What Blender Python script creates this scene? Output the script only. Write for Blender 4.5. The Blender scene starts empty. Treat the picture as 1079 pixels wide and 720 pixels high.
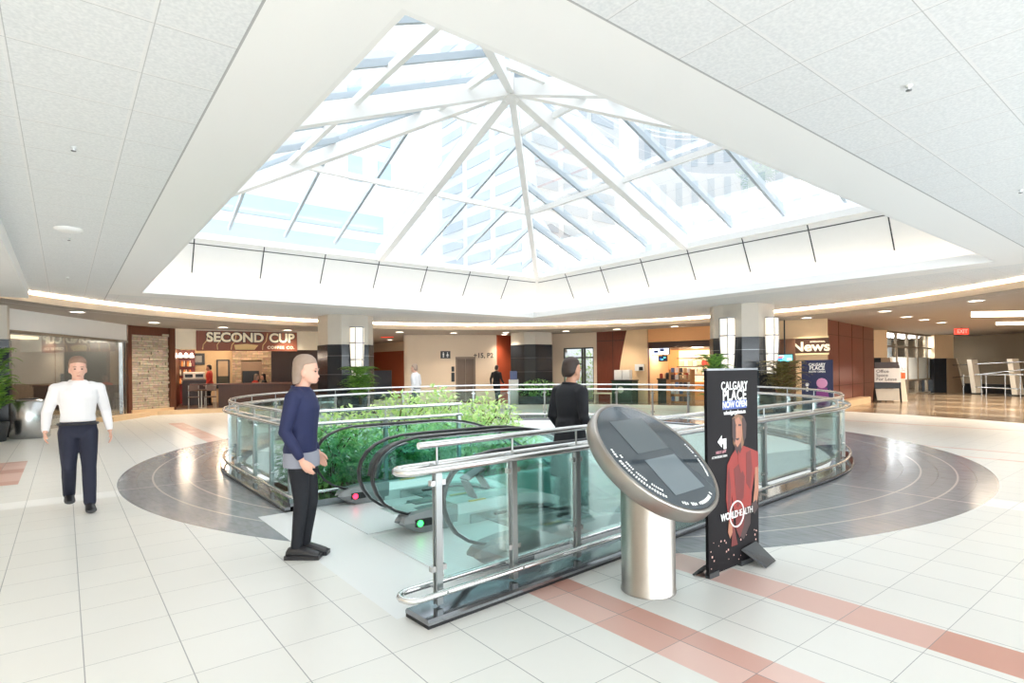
import bpy, bmesh, math, random
from mathutils import Vector, Matrix
from math import sin, cos, pi, radians, atan2, sqrt, hypot

SC = bpy.context.scene
COL = SC.collection
random.seed(7)

# ------------------------------------------------------------------ camera model
F, H, ROLL, CX, CY = 600.0, 1.55, 0.0105, 539.5, 390.0
RX, RY, FX, FY = .786, -.618, .618, .786          # camera right / forward on the building's axes

def ab(px, py):
    dx, dy = px - CX, CY - py
    c, s = cos(ROLL), sin(ROLL)
    return dx * c + dy * s, -dx * s + dy * c
def P(px, py, d):
    a, b = ab(px, py); xc = a / F * d
    return Vector((RX * xc + FX * d, RY * xc + FY * d, H + b / F * d))
def GP(px, d):
    v = P(px, CY, d); return Vector((v.x, v.y, 0))

# ------------------------------------------------------------------ materials
def lin(c):
    return tuple(((v / 255) / 12.92 if v / 255 <= .04045 else ((v / 255 + .055) / 1.055) ** 2.4) for v in c)

def new_mat(name):
    m = bpy.data.materials.new(name); m.use_nodes = True
    nt = m.node_tree
    return m, nt, nt.nodes, nt.links, nt.nodes['Principled BSDF']

def M(name, rgb, rough=.5, metal=0., var=.06, scale=6., bump=0., spec=.5, emit=0., ecol=None):
    m, nt, N, L, b = new_mat(name)
    c = lin(rgb)
    tc = N.new('ShaderNodeTexCoord'); nz = N.new('ShaderNodeTexNoise')
    nz.inputs['Scale'].default_value = scale; nz.inputs['Detail'].default_value = 3
    L.new(tc.outputs['Object'], nz.inputs['Vector'])
    mr = N.new('ShaderNodeMapRange'); mr.inputs['To Min'].default_value = 1 - var; mr.inputs['To Max'].default_value = 1 + var
    L.new(nz.outputs['Fac'], mr.inputs['Value'])
    mx = N.new('ShaderNodeVectorMath'); mx.operation = 'SCALE'; mx.inputs[0].default_value = c
    L.new(mr.outputs['Result'], mx.inputs['Scale']); L.new(mx.outputs['Vector'], b.inputs['Base Color'])
    b.inputs['Roughness'].default_value = rough; b.inputs['Metallic'].default_value = metal
    b.inputs['Specular IOR Level'].default_value = spec
    if bump:
        bp = N.new('ShaderNodeBump'); bp.inputs['Strength'].default_value = bump; bp.inputs['Distance'].default_value = .02
        L.new(nz.outputs['Fac'], bp.inputs['Height']); L.new(bp.outputs['Normal'], b.inputs['Normal'])
    if emit:
        b.inputs['Emission Color'].default_value = (*lin(ecol or rgb), 1); b.inputs['Emission Strength'].default_value = emit
    return m

def glass_mat(name, tint, refl=.08, rough=.0, fres=True):
    m = bpy.data.materials.new(name); m.use_nodes = True
    nt = m.node_tree; N, L = nt.nodes, nt.links
    N.clear()
    o = N.new('ShaderNodeOutputMaterial'); t = N.new('ShaderNodeBsdfTransparent'); g = N.new('ShaderNodeBsdfGlossy')
    mx = N.new('ShaderNodeMixShader')
    t.inputs['Color'].default_value = (*tint, 1); g.inputs['Roughness'].default_value = rough
    g.inputs['Color'].default_value = (1, 1, 1, 1)
    fr = N.new('ShaderNodeFresnel'); fr.inputs['IOR'].default_value = 1.45
    sc = N.new('ShaderNodeMath'); sc.operation = 'MULTIPLY'; sc.inputs[1].default_value = refl / .04 * .5
    L.new(fr.outputs['Fac'], sc.inputs[0]); sc.use_clamp = True
    L.new(sc.outputs[0], mx.inputs['Fac']); L.new(t.outputs[0], mx.inputs[1]); L.new(g.outputs[0], mx.inputs[2])
    L.new(mx.outputs[0], o.inputs['Surface'])
    return m

def math_node(N, L, op, a, b=None, clamp=False):
    n = N.new('ShaderNodeMath'); n.operation = op; n.use_clamp = clamp
    for i, v in enumerate((a, b)):
        if v is None: continue
        if isinstance(v, (int, float)): n.inputs[i].default_value = v
        else: L.new(v, n.inputs[i])
    return n.outputs[0]

def mixc(N, L, fac, a, b):
    n = N.new('ShaderNodeMix'); n.data_type = 'RGBA'
    if isinstance(fac, (int, float)): n.inputs[0].default_value = fac
    else: L.new(fac, n.inputs[0])
    for i, v in ((6, a), (7, b)):
        if isinstance(v, tuple): n.inputs[i].default_value = (*v, 1)
        else: L.new(v, n.inputs[i])
    return n.outputs[2]

def floor_mat():
    m, nt, N, L, b = new_mat('mall floor tile and stone')
    geo = N.new('ShaderNodeNewGeometry'); sp = N.new('ShaderNodeSeparateXYZ'); L.new(geo.outputs['Position'], sp.inputs[0])
    X, Y = sp.outputs[0], sp.outputs[1]
    mm = lambda op, a, b_=None, c=False: math_node(N, L, op, a, b_, c)
    def near(v, c, w): return mm('LESS_THAN', mm('ABSOLUTE', mm('SUBTRACT', v, c)), w)
    def grid(v, off, size, w):
        f = mm('FRACT', mm('DIVIDE', mm('SUBTRACT', v, off), size))
        return mm('GREATER_THAN', mm('ABSOLUTE', mm('SUBTRACT', f, .5)), .5 - w / size / 2)
    AND = lambda a, b_: mm('MULTIPLY', a, b_)
    OR = lambda a, b_: mm('MAXIMUM', a, b_)
    NOT = lambda a: mm('SUBTRACT', 1.0, a)
    # per tile variation
    ix = mm('FLOOR', mm('DIVIDE', mm('SUBTRACT', X, .07), .445)); iy = mm('FLOOR', mm('DIVIDE', mm('SUBTRACT', Y, 3.33), .455))
    cb = N.new('ShaderNodeCombineXYZ'); L.new(ix, cb.inputs[0]); L.new(iy, cb.inputs[1])
    wn = N.new('ShaderNodeTexWhiteNoise'); wn.noise_dimensions = '2D'; L.new(cb.outputs[0], wn.inputs['Vector'])
    nz = N.new('ShaderNodeTexNoise'); nz.inputs['Scale'].default_value = 5; nz.inputs['Detail'].default_value = 5
    L.new(geo.outputs['Position'], nz.inputs['Vector'])
    var = mm('ADD', mm('MULTIPLY', wn.outputs['Value'], .05), mm('MULTIPLY', nz.outputs['Fac'], .05))
    tile = mixc(N, L, mm('MULTIPLY', var, 4.0, True), lin((222, 221, 216)), lin((233, 232, 228)))
    # white rows through the middle of the ring
    dx, dy = mm('SUBTRACT', X, 8.0), mm('SUBTRACT', Y, 9.2)
    r = mm('SQRT', mm('ADD', mm('MULTIPLY', dx, dx), mm('MULTIPLY', dy, dy)))
    row = OR(near(Y, 9.0, .24), near(X, 8.2, .24))
    tile = mixc(N, L, row, tile, lin((240, 240, 238)))
    # red tiles
    red = OR(near(X, 2.72, .2), AND(near(X, 3.87, .17), mm('LESS_THAN', Y, 3.2)))
    red = OR(red, AND(near(X, -.75, .22), AND(mm('GREATER_THAN', Y, 10.7), mm('LESS_THAN', Y, 13.5))))
    red = OR(red, OR(near(X, 12.0, .05), OR(near(X, 13.1, .05), near(X, 17.6, .07))))
    red = AND(red, mm('LESS_THAN', Y, 20.5))
    redc = mixc(N, L, wn.outputs['Value'], lin((198, 146, 130)), lin((224, 192, 182)))
    tile = mixc(N, L, red, tile, redc)
    g = OR(grid(X, .07, .445, .006), grid(Y, 3.33, .455, .004))
    tile = mixc(N, L, mm('MULTIPLY', g, .75), tile, lin((120, 122, 124)))
    # far tan stone with bands
    far = AND(mm('GREATER_THAN', r, 13.2), mm('GREATER_THAN', X, 15.0))
    band = mm('GREATER_THAN', mm('FRACT', mm('DIVIDE', r, 3.1)), .74)
    nb = N.new('ShaderNodeTexNoise'); nb.inputs['Scale'].default_value = 2.5; L.new(geo.outputs['Position'], nb.inputs['Vector'])
    tan = mixc(N, L, band, mixc(N, L, nb.outputs['Fac'], lin((122, 101, 78)), lin((152, 129, 103))), lin((186, 166, 138)))
    tile = mixc(N, L, far, tile, tan)
    # dark stone ring
    apron = AND(AND(mm('GREATER_THAN', X, 1.62), mm('LESS_THAN', X, 3.6)), AND(mm('LESS_THAN', Y, 6.5), mm('GREATER_THAN', Y, 3.0)))
    ring = AND(mm('LESS_THAN', r, 7.45), NOT(apron))
    mp = N.new('ShaderNodeMapping'); mp.inputs['Scale'].default_value = (9, 2.0, 1); mp.inputs['Rotation'].default_value = (0, 0, .9)
    L.new(geo.outputs['Position'], mp.inputs[0])
    ns = N.new('ShaderNodeTexNoise'); ns.inputs['Scale'].default_value = 2.2; ns.inputs['Detail'].default_value = 8; L.new(mp.outputs[0], ns.inputs['Vector'])
    stone = mixc(N, L, ns.outputs['Fac'], lin((112, 117, 126)), lin((168, 171, 176)))
    ang = mm('ARCTAN2', dy, dx)
    sl = OR(near(r, 6.6, .012), near(r, 7.02, .012))
    rad = OR(near(dx, 0, .014), near(dy, 0, .014))
    sl2 = OR(grid(ang, 0, pi / 28, .0022), grid(r, 6.17, .21, .006))
    stone = mixc(N, L, mm('MULTIPLY', sl2, .35), stone, lin((78, 80, 84)))
    stone = mixc(N, L, OR(sl, rad), stone, lin((196, 196, 192)))
    tile = mixc(N, L, AND(apron, mm('GREATER_THAN', Y, 3.25)), tile, lin((229, 231, 231)))
    col = mixc(N, L, ring, tile, stone)
    L.new(col, b.inputs['Base Color'])
    ro = mm('SUBTRACT', .34, mm('MULTIPLY', OR(ring, far), .18))
    L.new(ro, b.inputs['Roughness'])
    b.inputs['Specular IOR Level'].default_value = .5
    return m

def ceiling_tile_mat():
    m, nt, N, L, b = new_mat('mineral fibre ceiling tile')
    geo = N.new('ShaderNodeNewGeometry'); sp = N.new('ShaderNodeSeparateXYZ'); L.new(geo.outputs['Position'], sp.inputs[0])
    X, Y = sp.outputs[0], sp.outputs[1]
    mm = lambda op, a, b_=None, c=False: math_node(N, L, op, a, b_, c)
    def grid(v, off, size, w):
        f = mm('FRACT', mm('DIVIDE', mm('SUBTRACT', v, off), size))
        return mm('GREATER_THAN', mm('ABSOLUTE', mm('SUBTRACT', f, .5)), .5 - w / size / 2)
    # smooth drywall margin round the opening
    ins = mm('MULTIPLY', mm('MULTIPLY', mm('GREATER_THAN', X, .86), mm('LESS_THAN', X, 14.9)), mm('MULTIPLY', mm('GREATER_THAN', Y, 2.22), mm('LESS_THAN', Y, 17.4)))
    g = mm('MAXIMUM', grid(X, -.27, .68, .024), grid(Y, 1.07, .68, .024))
    g2 = mm('MAXIMUM', grid(X, -.258, .68, .006), grid(Y, 1.082, .68, .006))
    g, g2 = (mm('MULTIPLY', v, mm('SUBTRACT', 1.0, ins)) for v in (g, g2))
    nz = N.new('ShaderNodeTexNoise'); nz.inputs['Scale'].default_value = 45; nz.inputs['Detail'].default_value = 4
    L.new(geo.outputs['Position'], nz.inputs['Vector'])
    t = mixc(N, L, mm('MULTIPLY', mm('SUBTRACT', nz.outputs['Fac'], .35), 2.4, True), lin((226, 229, 231)), lin((243, 245, 246)))
    t = mixc(N, L, ins, t, lin((246, 246, 245)))
    t = mixc(N, L, mm('MULTIPLY', g, .6), t, lin((240, 240, 240)))
    t = mixc(N, L, mm('MULTIPLY', g2, .5), t, lin((150, 152, 154)))
    edge = mm('MAXIMUM', mm('LESS_THAN', mm('ABSOLUTE', mm('SUBTRACT', X, .86)), .008), mm('LESS_THAN', mm('ABSOLUTE', mm('SUBTRACT', Y, 2.22)), .008))
    t = mixc(N, L, mm('MULTIPLY', edge, .6), t, lin((120, 122, 125)))
    L.new(t, b.inputs['Base Color']); b.inputs['Roughness'].default_value = .85
    return m

def stone_mat(name, c1, c2, sx, sz, mortar=.01):
    m, nt, N, L, b = new_mat(name)
    tc = N.new('ShaderNodeTexCoord'); sp = N.new('ShaderNodeSeparateXYZ'); L.new(tc.outputs['Object'], sp.inputs[0])
    cb = N.new('ShaderNodeCombineXYZ'); L.new(sp.outputs[0], cb.inputs[0]); L.new(sp.outputs[2], cb.inputs[1])
    br = N.new('ShaderNodeTexBrick'); L.new(cb.outputs[0], br.inputs['Vector'])
    br.inputs['Scale'].default_value = 1; br.inputs['Brick Width'].default_value = sx; br.inputs['Row Height'].default_value = sz
    br.inputs['Mortar Size'].default_value = mortar; br.inputs['Color1'].default_value = (*lin(c1), 1); br.inputs['Color2'].default_value = (*lin(c2), 1)
    br.inputs['Mortar'].default_value = (*[v * .55 for v in lin(c1)], 1)
    nz = N.new('ShaderNodeTexNoise'); nz.inputs['Scale'].default_value = 9; L.new(tc.outputs['Object'], nz.inputs['Vector'])
    mx = N.new('ShaderNodeMix'); mx.data_type = 'RGBA'; mx.blend_type = 'MULTIPLY'; mx.inputs[0].default_value = .6
    L.new(br.outputs['Color'], mx.inputs[6]); L.new(nz.outputs['Color'], mx.inputs[7])
    hs = N.new('ShaderNodeHueSaturation'); hs.inputs['Saturation'].default_value = .8; hs.inputs['Value'].default_value = 1.5; L.new(mx.outputs[2], hs.inputs['Color'])
    L.new(hs.outputs[0], b.inputs['Base Color']); b.inputs['Roughness'].default_value = .8
    bp = N.new('ShaderNodeBump'); bp.inputs['Strength'].default_value = .9; bp.inputs['Distance'].default_value = .05
    L.new(br.outputs['Color'], bp.inputs['Height']); L.new(bp.outputs['Normal'], b.inputs['Normal'])
    return m

def wood_mat(name, c1, c2, rough=.35):
    m, nt, N, L, b = new_mat(name)
    tc = N.new('ShaderNodeTexCoord'); mp = N.new('ShaderNodeMapping'); mp.inputs['Scale'].default_value = (9, 9, .6)
    L.new(tc.outputs['Object'], mp.inputs[0])
    nz = N.new('ShaderNodeTexNoise'); nz.inputs['Scale'].default_value = 3; nz.inputs['Detail'].default_value = 6; L.new(mp.outputs[0], nz.inputs['Vector'])
    L.new(mixc(N, L, nz.outputs['Fac'], lin(c1), lin(c2)), b.inputs['Base Color'])
    b.inputs['Roughness'].default_value = rough
    return m

def leaf_mat(name, c1, c2):
    m, nt, N, L, b = new_mat(name)
    geo = N.new('ShaderNodeNewGeometry')
    L.new(mixc(N, L, geo.outputs['Random Per Island'], lin(c1), lin(c2)), b.inputs['Base Color'])
    b.inputs['Roughness'].default_value = .45
    tr = N.new('ShaderNodeBsdfTranslucent'); tr.inputs['Color'].default_value = (*lin(c2), 1)
    mx = N.new('ShaderNodeMixShader'); mx.inputs[0].default_value = .3
    L.new(b.outputs[0], mx.inputs[1]); L.new(tr.outputs[0], mx.inputs[2]); L.new(mx.outputs[0], N['Material Output'].inputs['Surface'])
    return m

FLOOR = floor_mat(); CEIL = ceiling_tile_mat()
WHITE = M('white paint', (240, 240, 239), .6, var=.02)
WHITE2 = M('white panel', (238, 238, 236), .5, var=.02)
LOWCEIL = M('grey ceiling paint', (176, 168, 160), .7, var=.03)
TANFASCIA = M('tan fascia paint', (214, 198, 178), .7, var=.03)
BEIGE = M('beige wall', (222, 204, 182), .55, var=.04, scale=1.5)
BEIGE2 = M('warm beige stone', (226, 196, 156), .45, var=.08, scale=2)
CREAM = M('cream sign band', (238, 226, 204), .6, var=.03)
GREYWALL = M('grey wall panel', (168, 168, 164), .5, var=.05, scale=1.2)
DARKBROWN = M('dark brown laminate', (66, 48, 40), .4, var=.1)
BROWN = wood_mat('brown timber', (84, 48, 34), (112, 66, 46))
REDWOOD = wood_mat('red stained timber', (98, 48, 36), (134, 72, 54), .28)
RUST = M('rust red wall', (184, 82, 50), .6, var=.06, scale=2)
BRICKRED = M('red brown wall', (164, 84, 54), .6, var=.05, scale=2)
GRANITE = M('dark granite', (40, 43, 48), .16, var=.25, scale=25, spec=.35)
COLUMNP = M('column paint', (206, 198, 186), .55, var=.03)
STEEL = M('brushed stainless steel', (192, 192, 191), .25, 1., var=.05, scale=30)
RAILST = M('polished rail steel', (226, 226, 225), .22, 1., var=.03, scale=20)
POSTST = M('satin post steel', (164, 168, 168), .3, 1., var=.05)
STEELD = M('dark satin steel', (128, 130, 132), .3, 1., var=.05)
ALU = M('anodised aluminium', (226, 229, 230), .4, .35, var=.04, scale=20)
CURB = M('polished dark plinth', (150, 153, 158), .1, .9, var=.1, scale=12)
BLACK = M('black plastic', (22, 22, 24), .4, var=.1)
RUBBER = M('black rubber handrail', (40, 40, 42), .35, var=.1)
ESCGREY = M('escalator newel plastic', (134, 138, 140), .35, var=.05)
FRAMEW = M('white frame paint', (243, 243, 242), .4, var=.02)
FRAMEG = M('grey mullion', (176, 186, 194), .4, .3, var=.03)
GLASS = glass_mat('green tinted safety glass', (.845, .95, .935), .05)
GLASSSKY = glass_mat('skylight glass', (.93, .965, .975), .04)
GLASSCLEAR = glass_mat('clear shop glass', (.93, .95, .95), .04)
GLASSFROST = M('frosted glass film', (214, 220, 220), .4, var=.03)
SOIL = M('planting soil', (86, 66, 46), .95, var=.4, scale=14, bump=.6)
LEAF = leaf_mat('bright green leaves', (104, 172, 84), (226, 244, 172))
LEAFD = leaf_mat('deep green leaves', (52, 124, 70), (150, 204, 120))
LEAFM = leaf_mat('mid green palm leaves', (50, 104, 40), (132, 172, 72))
LEAFB = leaf_mat('dry brown green leaves', (66, 64, 36), (140, 128, 76))
STEM = M('plant stems', (92, 74, 50), .8, var=.2)
POT = M('dark planter pot', (46, 48, 50), .4, var=.1)
LAMP = M('lit diffuser', (255, 244, 228), .5, emit=4., ecol=(255, 240, 220))
SCONCE = M('lit sconce glass', (255, 246, 230), .5, emit=.2, ecol=(255, 246, 232))
COVE = M('cove lamp', (255, 236, 210), .5, emit=120., ecol=(255, 226, 190))
COVEW = M('white cove lamp', (255, 248, 240), .5, emit=1.6, ecol=(255, 236, 214))
INK = M('white lettering', (244, 244, 242), .5, var=.0)
BLUEBOX = M('blue text box', (70, 92, 160), .5, var=.02)
POSTER = M('dark poster print', (22, 19, 22), .6, var=.3, scale=3, spec=.2)

# ------------------------------------------------------------------ mesh builder
class MB:
    def __init__(s, off=(0, 0, 0)):
        s.v = []; s.f = []; s.sm = []; s.mi = []; s.off = Vector(off); s.cur = 0
    def add(s, vs, fs, smooth=False):
        n = len(s.v); s.v += [Vector(p) for p in vs]
        s.f += [[n + i for i in f] for f in fs]; s.sm += [smooth] * len(fs); s.mi += [s.cur] * len(fs)
        return s
    def box(s, a, b, bev=0.):
        x0, x1 = sorted((a[0], b[0])); y0, y1 = sorted((a[1], b[1])); z0, z1 = sorted((a[2], b[2]))
        if bev:
            e = min(bev, (x1 - x0) * .45, (y1 - y0) * .45, (z1 - z0) * .45)
            bm = bmesh.new(); bmesh.ops.create_cube(bm, size=1)
            for v in bm.verts: v.co = Vector((x0 + (v.co.x + .5) * (x1 - x0), y0 + (v.co.y + .5) * (y1 - y0), z0 + (v.co.z + .5) * (z1 - z0)))
            bmesh.ops.bevel(bm, geom=bm.edges[:], offset=e, segments=2, affect='EDGES', profile=.5)
            bm.verts.index_update()
            s.add([v.co.copy() for v in bm.verts], [[v.index for v in f.verts] for f in bm.faces]); bm.free(); return s
        return s.add([(x0, y0, z0), (x1, y0, z0), (x1, y1, z0), (x0, y1, z0), (x0, y0, z1), (x1, y0, z1), (x1, y1, z1), (x0, y1, z1)],
              [(0, 3, 2, 1), (4, 5, 6, 7), (0, 1, 5, 4), (1, 2, 6, 5), (2, 3, 7, 6), (3, 0, 4, 7)])
    def beam(s, p, q, w, h, up=(0, 0, 1)):
        p, q = Vector(p), Vector(q); d = (q - p).normalized(); up = Vector(up)
        r = d.cross(up).normalized() * w / 2; u = r.cross(d).normalized() * h / 2
        vs = [p - r - u, p + r - u, p + r + u, p - r + u, q - r - u, q + r - u, q + r + u, q - r + u]
        return s.add(vs, [(0, 1, 2, 3), (7, 6, 5, 4), (0, 4, 5, 1), (1, 5, 6, 2), (2, 6, 7, 3), (3, 7, 4, 0)])
    def tube(s, pts, r, seg=10, closed=False, caps=True):
        pts = [Vector(p) for p in pts]; n = len(pts); rs = r if isinstance(r, (list, tuple)) else [r] * n
        base = len(s.v); ref = None; rings = []
        for i, p in enumerate(pts):
            if closed: t = pts[(i + 1) % n] - pts[i - 1]
            else: t = pts[min(i + 1, n - 1)] - pts[max(i - 1, 0)]
            t.normalize()
            if ref is None:
                ref = Vector((0, 0, 1)) if abs(t.z) < .9 else Vector((1, 0, 0))
            a = t.cross(ref).normalized(); b = a.cross(t).normalized(); ref = b
            rings.append([p + (a * cos(k * 2 * pi / seg) + b * sin(k * 2 * pi / seg)) * rs[i] for k in range(seg)])
        vs = [v for rg in rings for v in rg]; fs = []
        m = n if closed else n - 1
        for i in range(m):
            j = (i + 1) % n
            for k in range(seg):
                k2 = (k + 1) % seg
                fs.append((i * seg + k, i * seg + k2, j * seg + k2, j * seg + k))
        s.add(vs, fs, True)
        if caps and not closed:
            s.add(rings[0], [list(range(seg))[::-1]]); s.add(rings[-1], [list(range(seg))])
        return s
    def cyl(s, p, q, r, seg=16, r2=None):
        return s.tube([p, q], [r, r if r2 is None else r2], seg)
    def rings(s, rgs, smooth=True, caps=True):
        seg = len(rgs[0]); vs = [v for r in rgs for v in r]; fs = []
        for i in range(len(rgs) - 1):
            for k in range(seg):
                k2 = (k + 1) % seg
                fs.append((i * seg + k, i * seg + k2, (i + 1) * seg + k2, (i + 1) * seg + k))
        s.add(vs, fs, smooth)
        if caps:
            s.add(rgs[0], [list(range(seg))[::-1]], smooth); s.add(rgs[-1], [list(range(seg))], smooth)
        return s
    def lathe(s, prof, c=(0, 0, 0), seg=24, smooth=True):
        c = Vector(c)
        return s.rings([[c + Vector((r * cos(k * 2 * pi / seg), r * sin(k * 2 * pi / seg), z)) for k in range(seg)] for r, z in prof], smooth)
    def ell(s, c, r, seg=14, n=8, mat=None):
        c = Vector(c); R = []
        for i in range(n + 1):
            a = -pi / 2 + pi * i / n; rr = max(cos(a), .02)
            R.append([c + (mat or Matrix()).to_3x3() @ Vector((r[0] * rr * cos(k * 2 * pi / seg), r[1] * rr * sin(k * 2 * pi / seg), r[2] * sin(a))) for k in range(seg)])
        return s.rings(R)
    def prism(s, poly, d):          # poly: 3D points in a plane, d: extrusion vector
        d = Vector(d); n = len(poly); a = [Vector(p) for p in poly]; b = [p + d for p in a]
        return s.add(a + b, [list(range(n))[::-1], list(range(n, 2 * n))] + [(i, (i + 1) % n, n + (i + 1) % n, n + i) for i in range(n)])
    def sweep(s, path, prof, closed=False, smooth=False, caps=True):   # path: 2D points, prof: (offset to the right, z)
        n = len(path); R = []
        for i in range(n):
            p = Vector(path[i][:2])
            a = Vector(path[i - 1][:2]) if (closed or i > 0) else None
            b = Vector(path[(i + 1) % n][:2]) if (closed or i < n - 1) else None
            d1 = (p - a).normalized() if a is not None else None; d2 = (b - p).normalized() if b is not None else None
            if d1 is None: d1 = d2
            if d2 is None: d2 = d1
            n1 = Vector((d1.y, -d1.x)); n2 = Vector((d2.y, -d2.x)); m = (n1 + n2).normalized(); k = 1 / max(m.dot(n1), .35)
            R.append([Vector((p.x + m.x * o * k, p.y + m.y * o * k, z)) for o, z in prof])
        if closed: R.append(R[0])
        return s.rings(R, smooth, caps and not closed)
    def build(s, name, mat, parent=None, loc=None, rz=0., smooth_all=False):
        me = bpy.data.meshes.new(name)
        me.from_pydata([tuple(v - s.off) for v in s.v], [], s.f)
        for i, p in enumerate(me.polygons):
            p.use_smooth = s.sm[i] or smooth_all
            p.material_index = s.mi[i]
        for mt in (mat if isinstance(mat, (list, tuple)) else [mat]): me.materials.append(mt)
        bm = bmesh.new(); bm.from_mesh(me); bmesh.ops.recalc_face_normals(bm, faces=bm.faces[:]); bm.to_mesh(me); bm.free()
        me.update()
        o = bpy.data.objects.new(name, me); COL.objects.link(o)
        if parent is not None: o.parent = parent
        if loc is not None: o.location = loc
        o.rotation_euler.z = rz
        return o

def tag(o, label, cat, group=None, kind=None):
    o['label'] = label; o['category'] = cat
    if group: o['group'] = group
    if kind: o['kind'] = kind
    return o
def thing(name, label, cat, loc=(0, 0, 0), rz=0., group=None, kind=None):
    o = bpy.data.objects.new(name, None); COL.objects.link(o); o.location = loc; o.rotation_euler.z = rz
    o.empty_display_size = .2
    return tag(o, label, cat, group, kind)
def struct(o): o['kind'] = 'structure'; return o
def struct_empty(name, loc=(0, 0, 0), rz=0.):
    o = bpy.data.objects.new(name, None); COL.objects.link(o); o.location = loc; o.rotation_euler.z = rz; o['kind'] = 'structure'; return o
def children(o): return [c for c in COL.objects if c.parent == o]
def copy_tree(o, loc=None, rz=None, label=None, parent=None):
    kids = children(o)
    c = o.copy(); COL.objects.link(c)
    if parent is not None: c.parent = parent
    if loc is not None: c.location = loc
    if rz is not None: c.rotation_euler.z = rz
    if label: c['label'] = label
    for k in kids: copy_tree(k, parent=c)
    return c

def text(name, s, size, mat, parent, loc, rot=(pi / 2, 0, 0), ext=.004, bold=0., align='CENTER', sx=1., shear=0., space=1.):
    cu = bpy.data.curves.new(name, 'FONT'); cu.body = s; cu.size = size; cu.extrude = ext; cu.offset = bold
    cu.align_x = align; cu.align_y = 'CENTER'; cu.shear = shear; cu.space_character = space
    t = bpy.data.objects.new(name, cu); COL.objects.link(t)
    dg = bpy.context.evaluated_depsgraph_get(); me = bpy.data.meshes.new_from_object(t.evaluated_get(dg))
    bpy.data.objects.remove(t); bpy.data.curves.remove(cu)
    me.materials.clear(); me.materials.append(mat)
    for v in me.vertices: v.co.x *= sx
    o = bpy.data.objects.new(name, me); COL.objects.link(o); o.parent = parent; o.location = loc; o.rotation_euler = rot
    return o

class Seg:      # a stretch of wall between two plan points; local x along it, y away from the viewer, z up
    def __init__(s, px0, d0, px1, d1):
        s.A = GP(px0, d0); s.B = GP(px1, d1); v = s.B - s.A
        s.L = v.length; s.ang = atan2(v.y, v.x); s.u = v.normalized(); s.n = Vector((-s.u.y, s.u.x, 0))
    def hit(s, px, y=0.):
        dr = GP(px, 1.0); A = s.A + s.n * y
        den = dr.x * s.u.y - dr.y * s.u.x
        t = (A.x * s.u.y - A.y * s.u.x) / den
        q = dr * t
        return (q - A).dot(s.u), t
    def x(s, px, y=0.): return s.hit(px, y)[0]
    def z(s, px, py, y=0.): return P(px, py, s.hit(px, y)[1]).z
    def pt(s, x, y=0., z=0.): v = s.A + s.u * x + s.n * y; return Vector((v.x, v.y, z))

# ================================================================== SETTING
CEN = Vector((7.75, 9.22)); RR = 5.71; RAILX = 7.75 - 5.71; TB = .063
def RAILY(x): return 3.13 + TB * (x - 1.68)
ZL, ZH = 3.3, 3.55
# ---- floor with the escalator well
hole = [(3.5, 3.45), (5, 3.45), (6.2, 3.52)]
hole += [(7.79 + 5.52 * cos(a), 9.22 + 5.52 * sin(a)) for a in [-pi / 2 + i * pi / 32 for i in range(49)]]
hole += [(2.25, 8.4), (2.25, 7.5), (2.25, 6.75), (3.5, 6.75), (3.5, 5.6), (3.5, 4.5)]
def outer_pt(c, p, x0, y0, x1, y1):
    d = Vector((p[0] - c[0], p[1] - c[1])).normalized(); t = 1e9
    if d.x > 1e-6: t = min(t, (x1 - c[0]) / d.x)
    if d.x < -1e-6: t = min(t, (x0 - c[0]) / d.x)
    if d.y > 1e-6: t = min(t, (y1 - c[1]) / d.y)
    if d.y < -1e-6: t = min(t, (y0 - c[1]) / d.y)
    return (c[0] + d.x * t, c[1] + d.y * t)
def plate_with_hole(inner, c, rect, z, corners=True):
    x0, y0, x1, y1 = rect
    loop = list(inner)
    mb = MB(); n = len(loop)
    out = [outer_pt(c, p, *rect) for p in loop]
    for i in range(n):
        j = (i + 1) % n
        poly = [loop[i], loop[j], out[j], out[i]]
        # insert rectangle corner where the two outer points lie on different sides
        a, b_ = out[i], out[j]
        ex = [q for q in ((x0, y0), (x1, y0), (x1, y1), (x0, y1))
              if abs(a[0] - b_[0]) > 1e-4 and abs(a[1] - b_[1]) > 1e-4 and
              ((abs(q[0] - a[0]) < 1e-4 and abs(q[1] - b_[1]) < 1e-4) or (abs(q[1] - a[1]) < 1e-4 and abs(q[0] - b_[0]) < 1e-4))]
        if ex: poly.insert(3, ex[0])
        mb.add([(p[0], p[1], z) for p in poly], [list(range(len(poly)))])
    return mb
FLR = struct(plate_with_hole(hole, (8, 9.2), (-9, -9, 62, 62), 0.).build('floor', FLOOR))
# slab edge + well wall + lower floor
w = MB(); n = len(hole)
for i in range(n):
    a, b_ = hole[i], hole[(i + 1) % n]
    w.add([(a[0], a[1], 0), (b_[0], b_[1], 0), (b_[0], b_[1], -4.5), (a[0], a[1], -4.5)], [(0, 1, 2, 3)])
struct(w.build('wall_well', WHITE))
struct(MB().add([(-2, -1, -4.5), (20, -1, -4.5), (20, 20, -4.5), (-2, 20, -4.5)], [(0, 1, 2, 3)]).build('floor_lower', M('lower floor tile', (226, 226, 222), .35, var=.03)))

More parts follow.
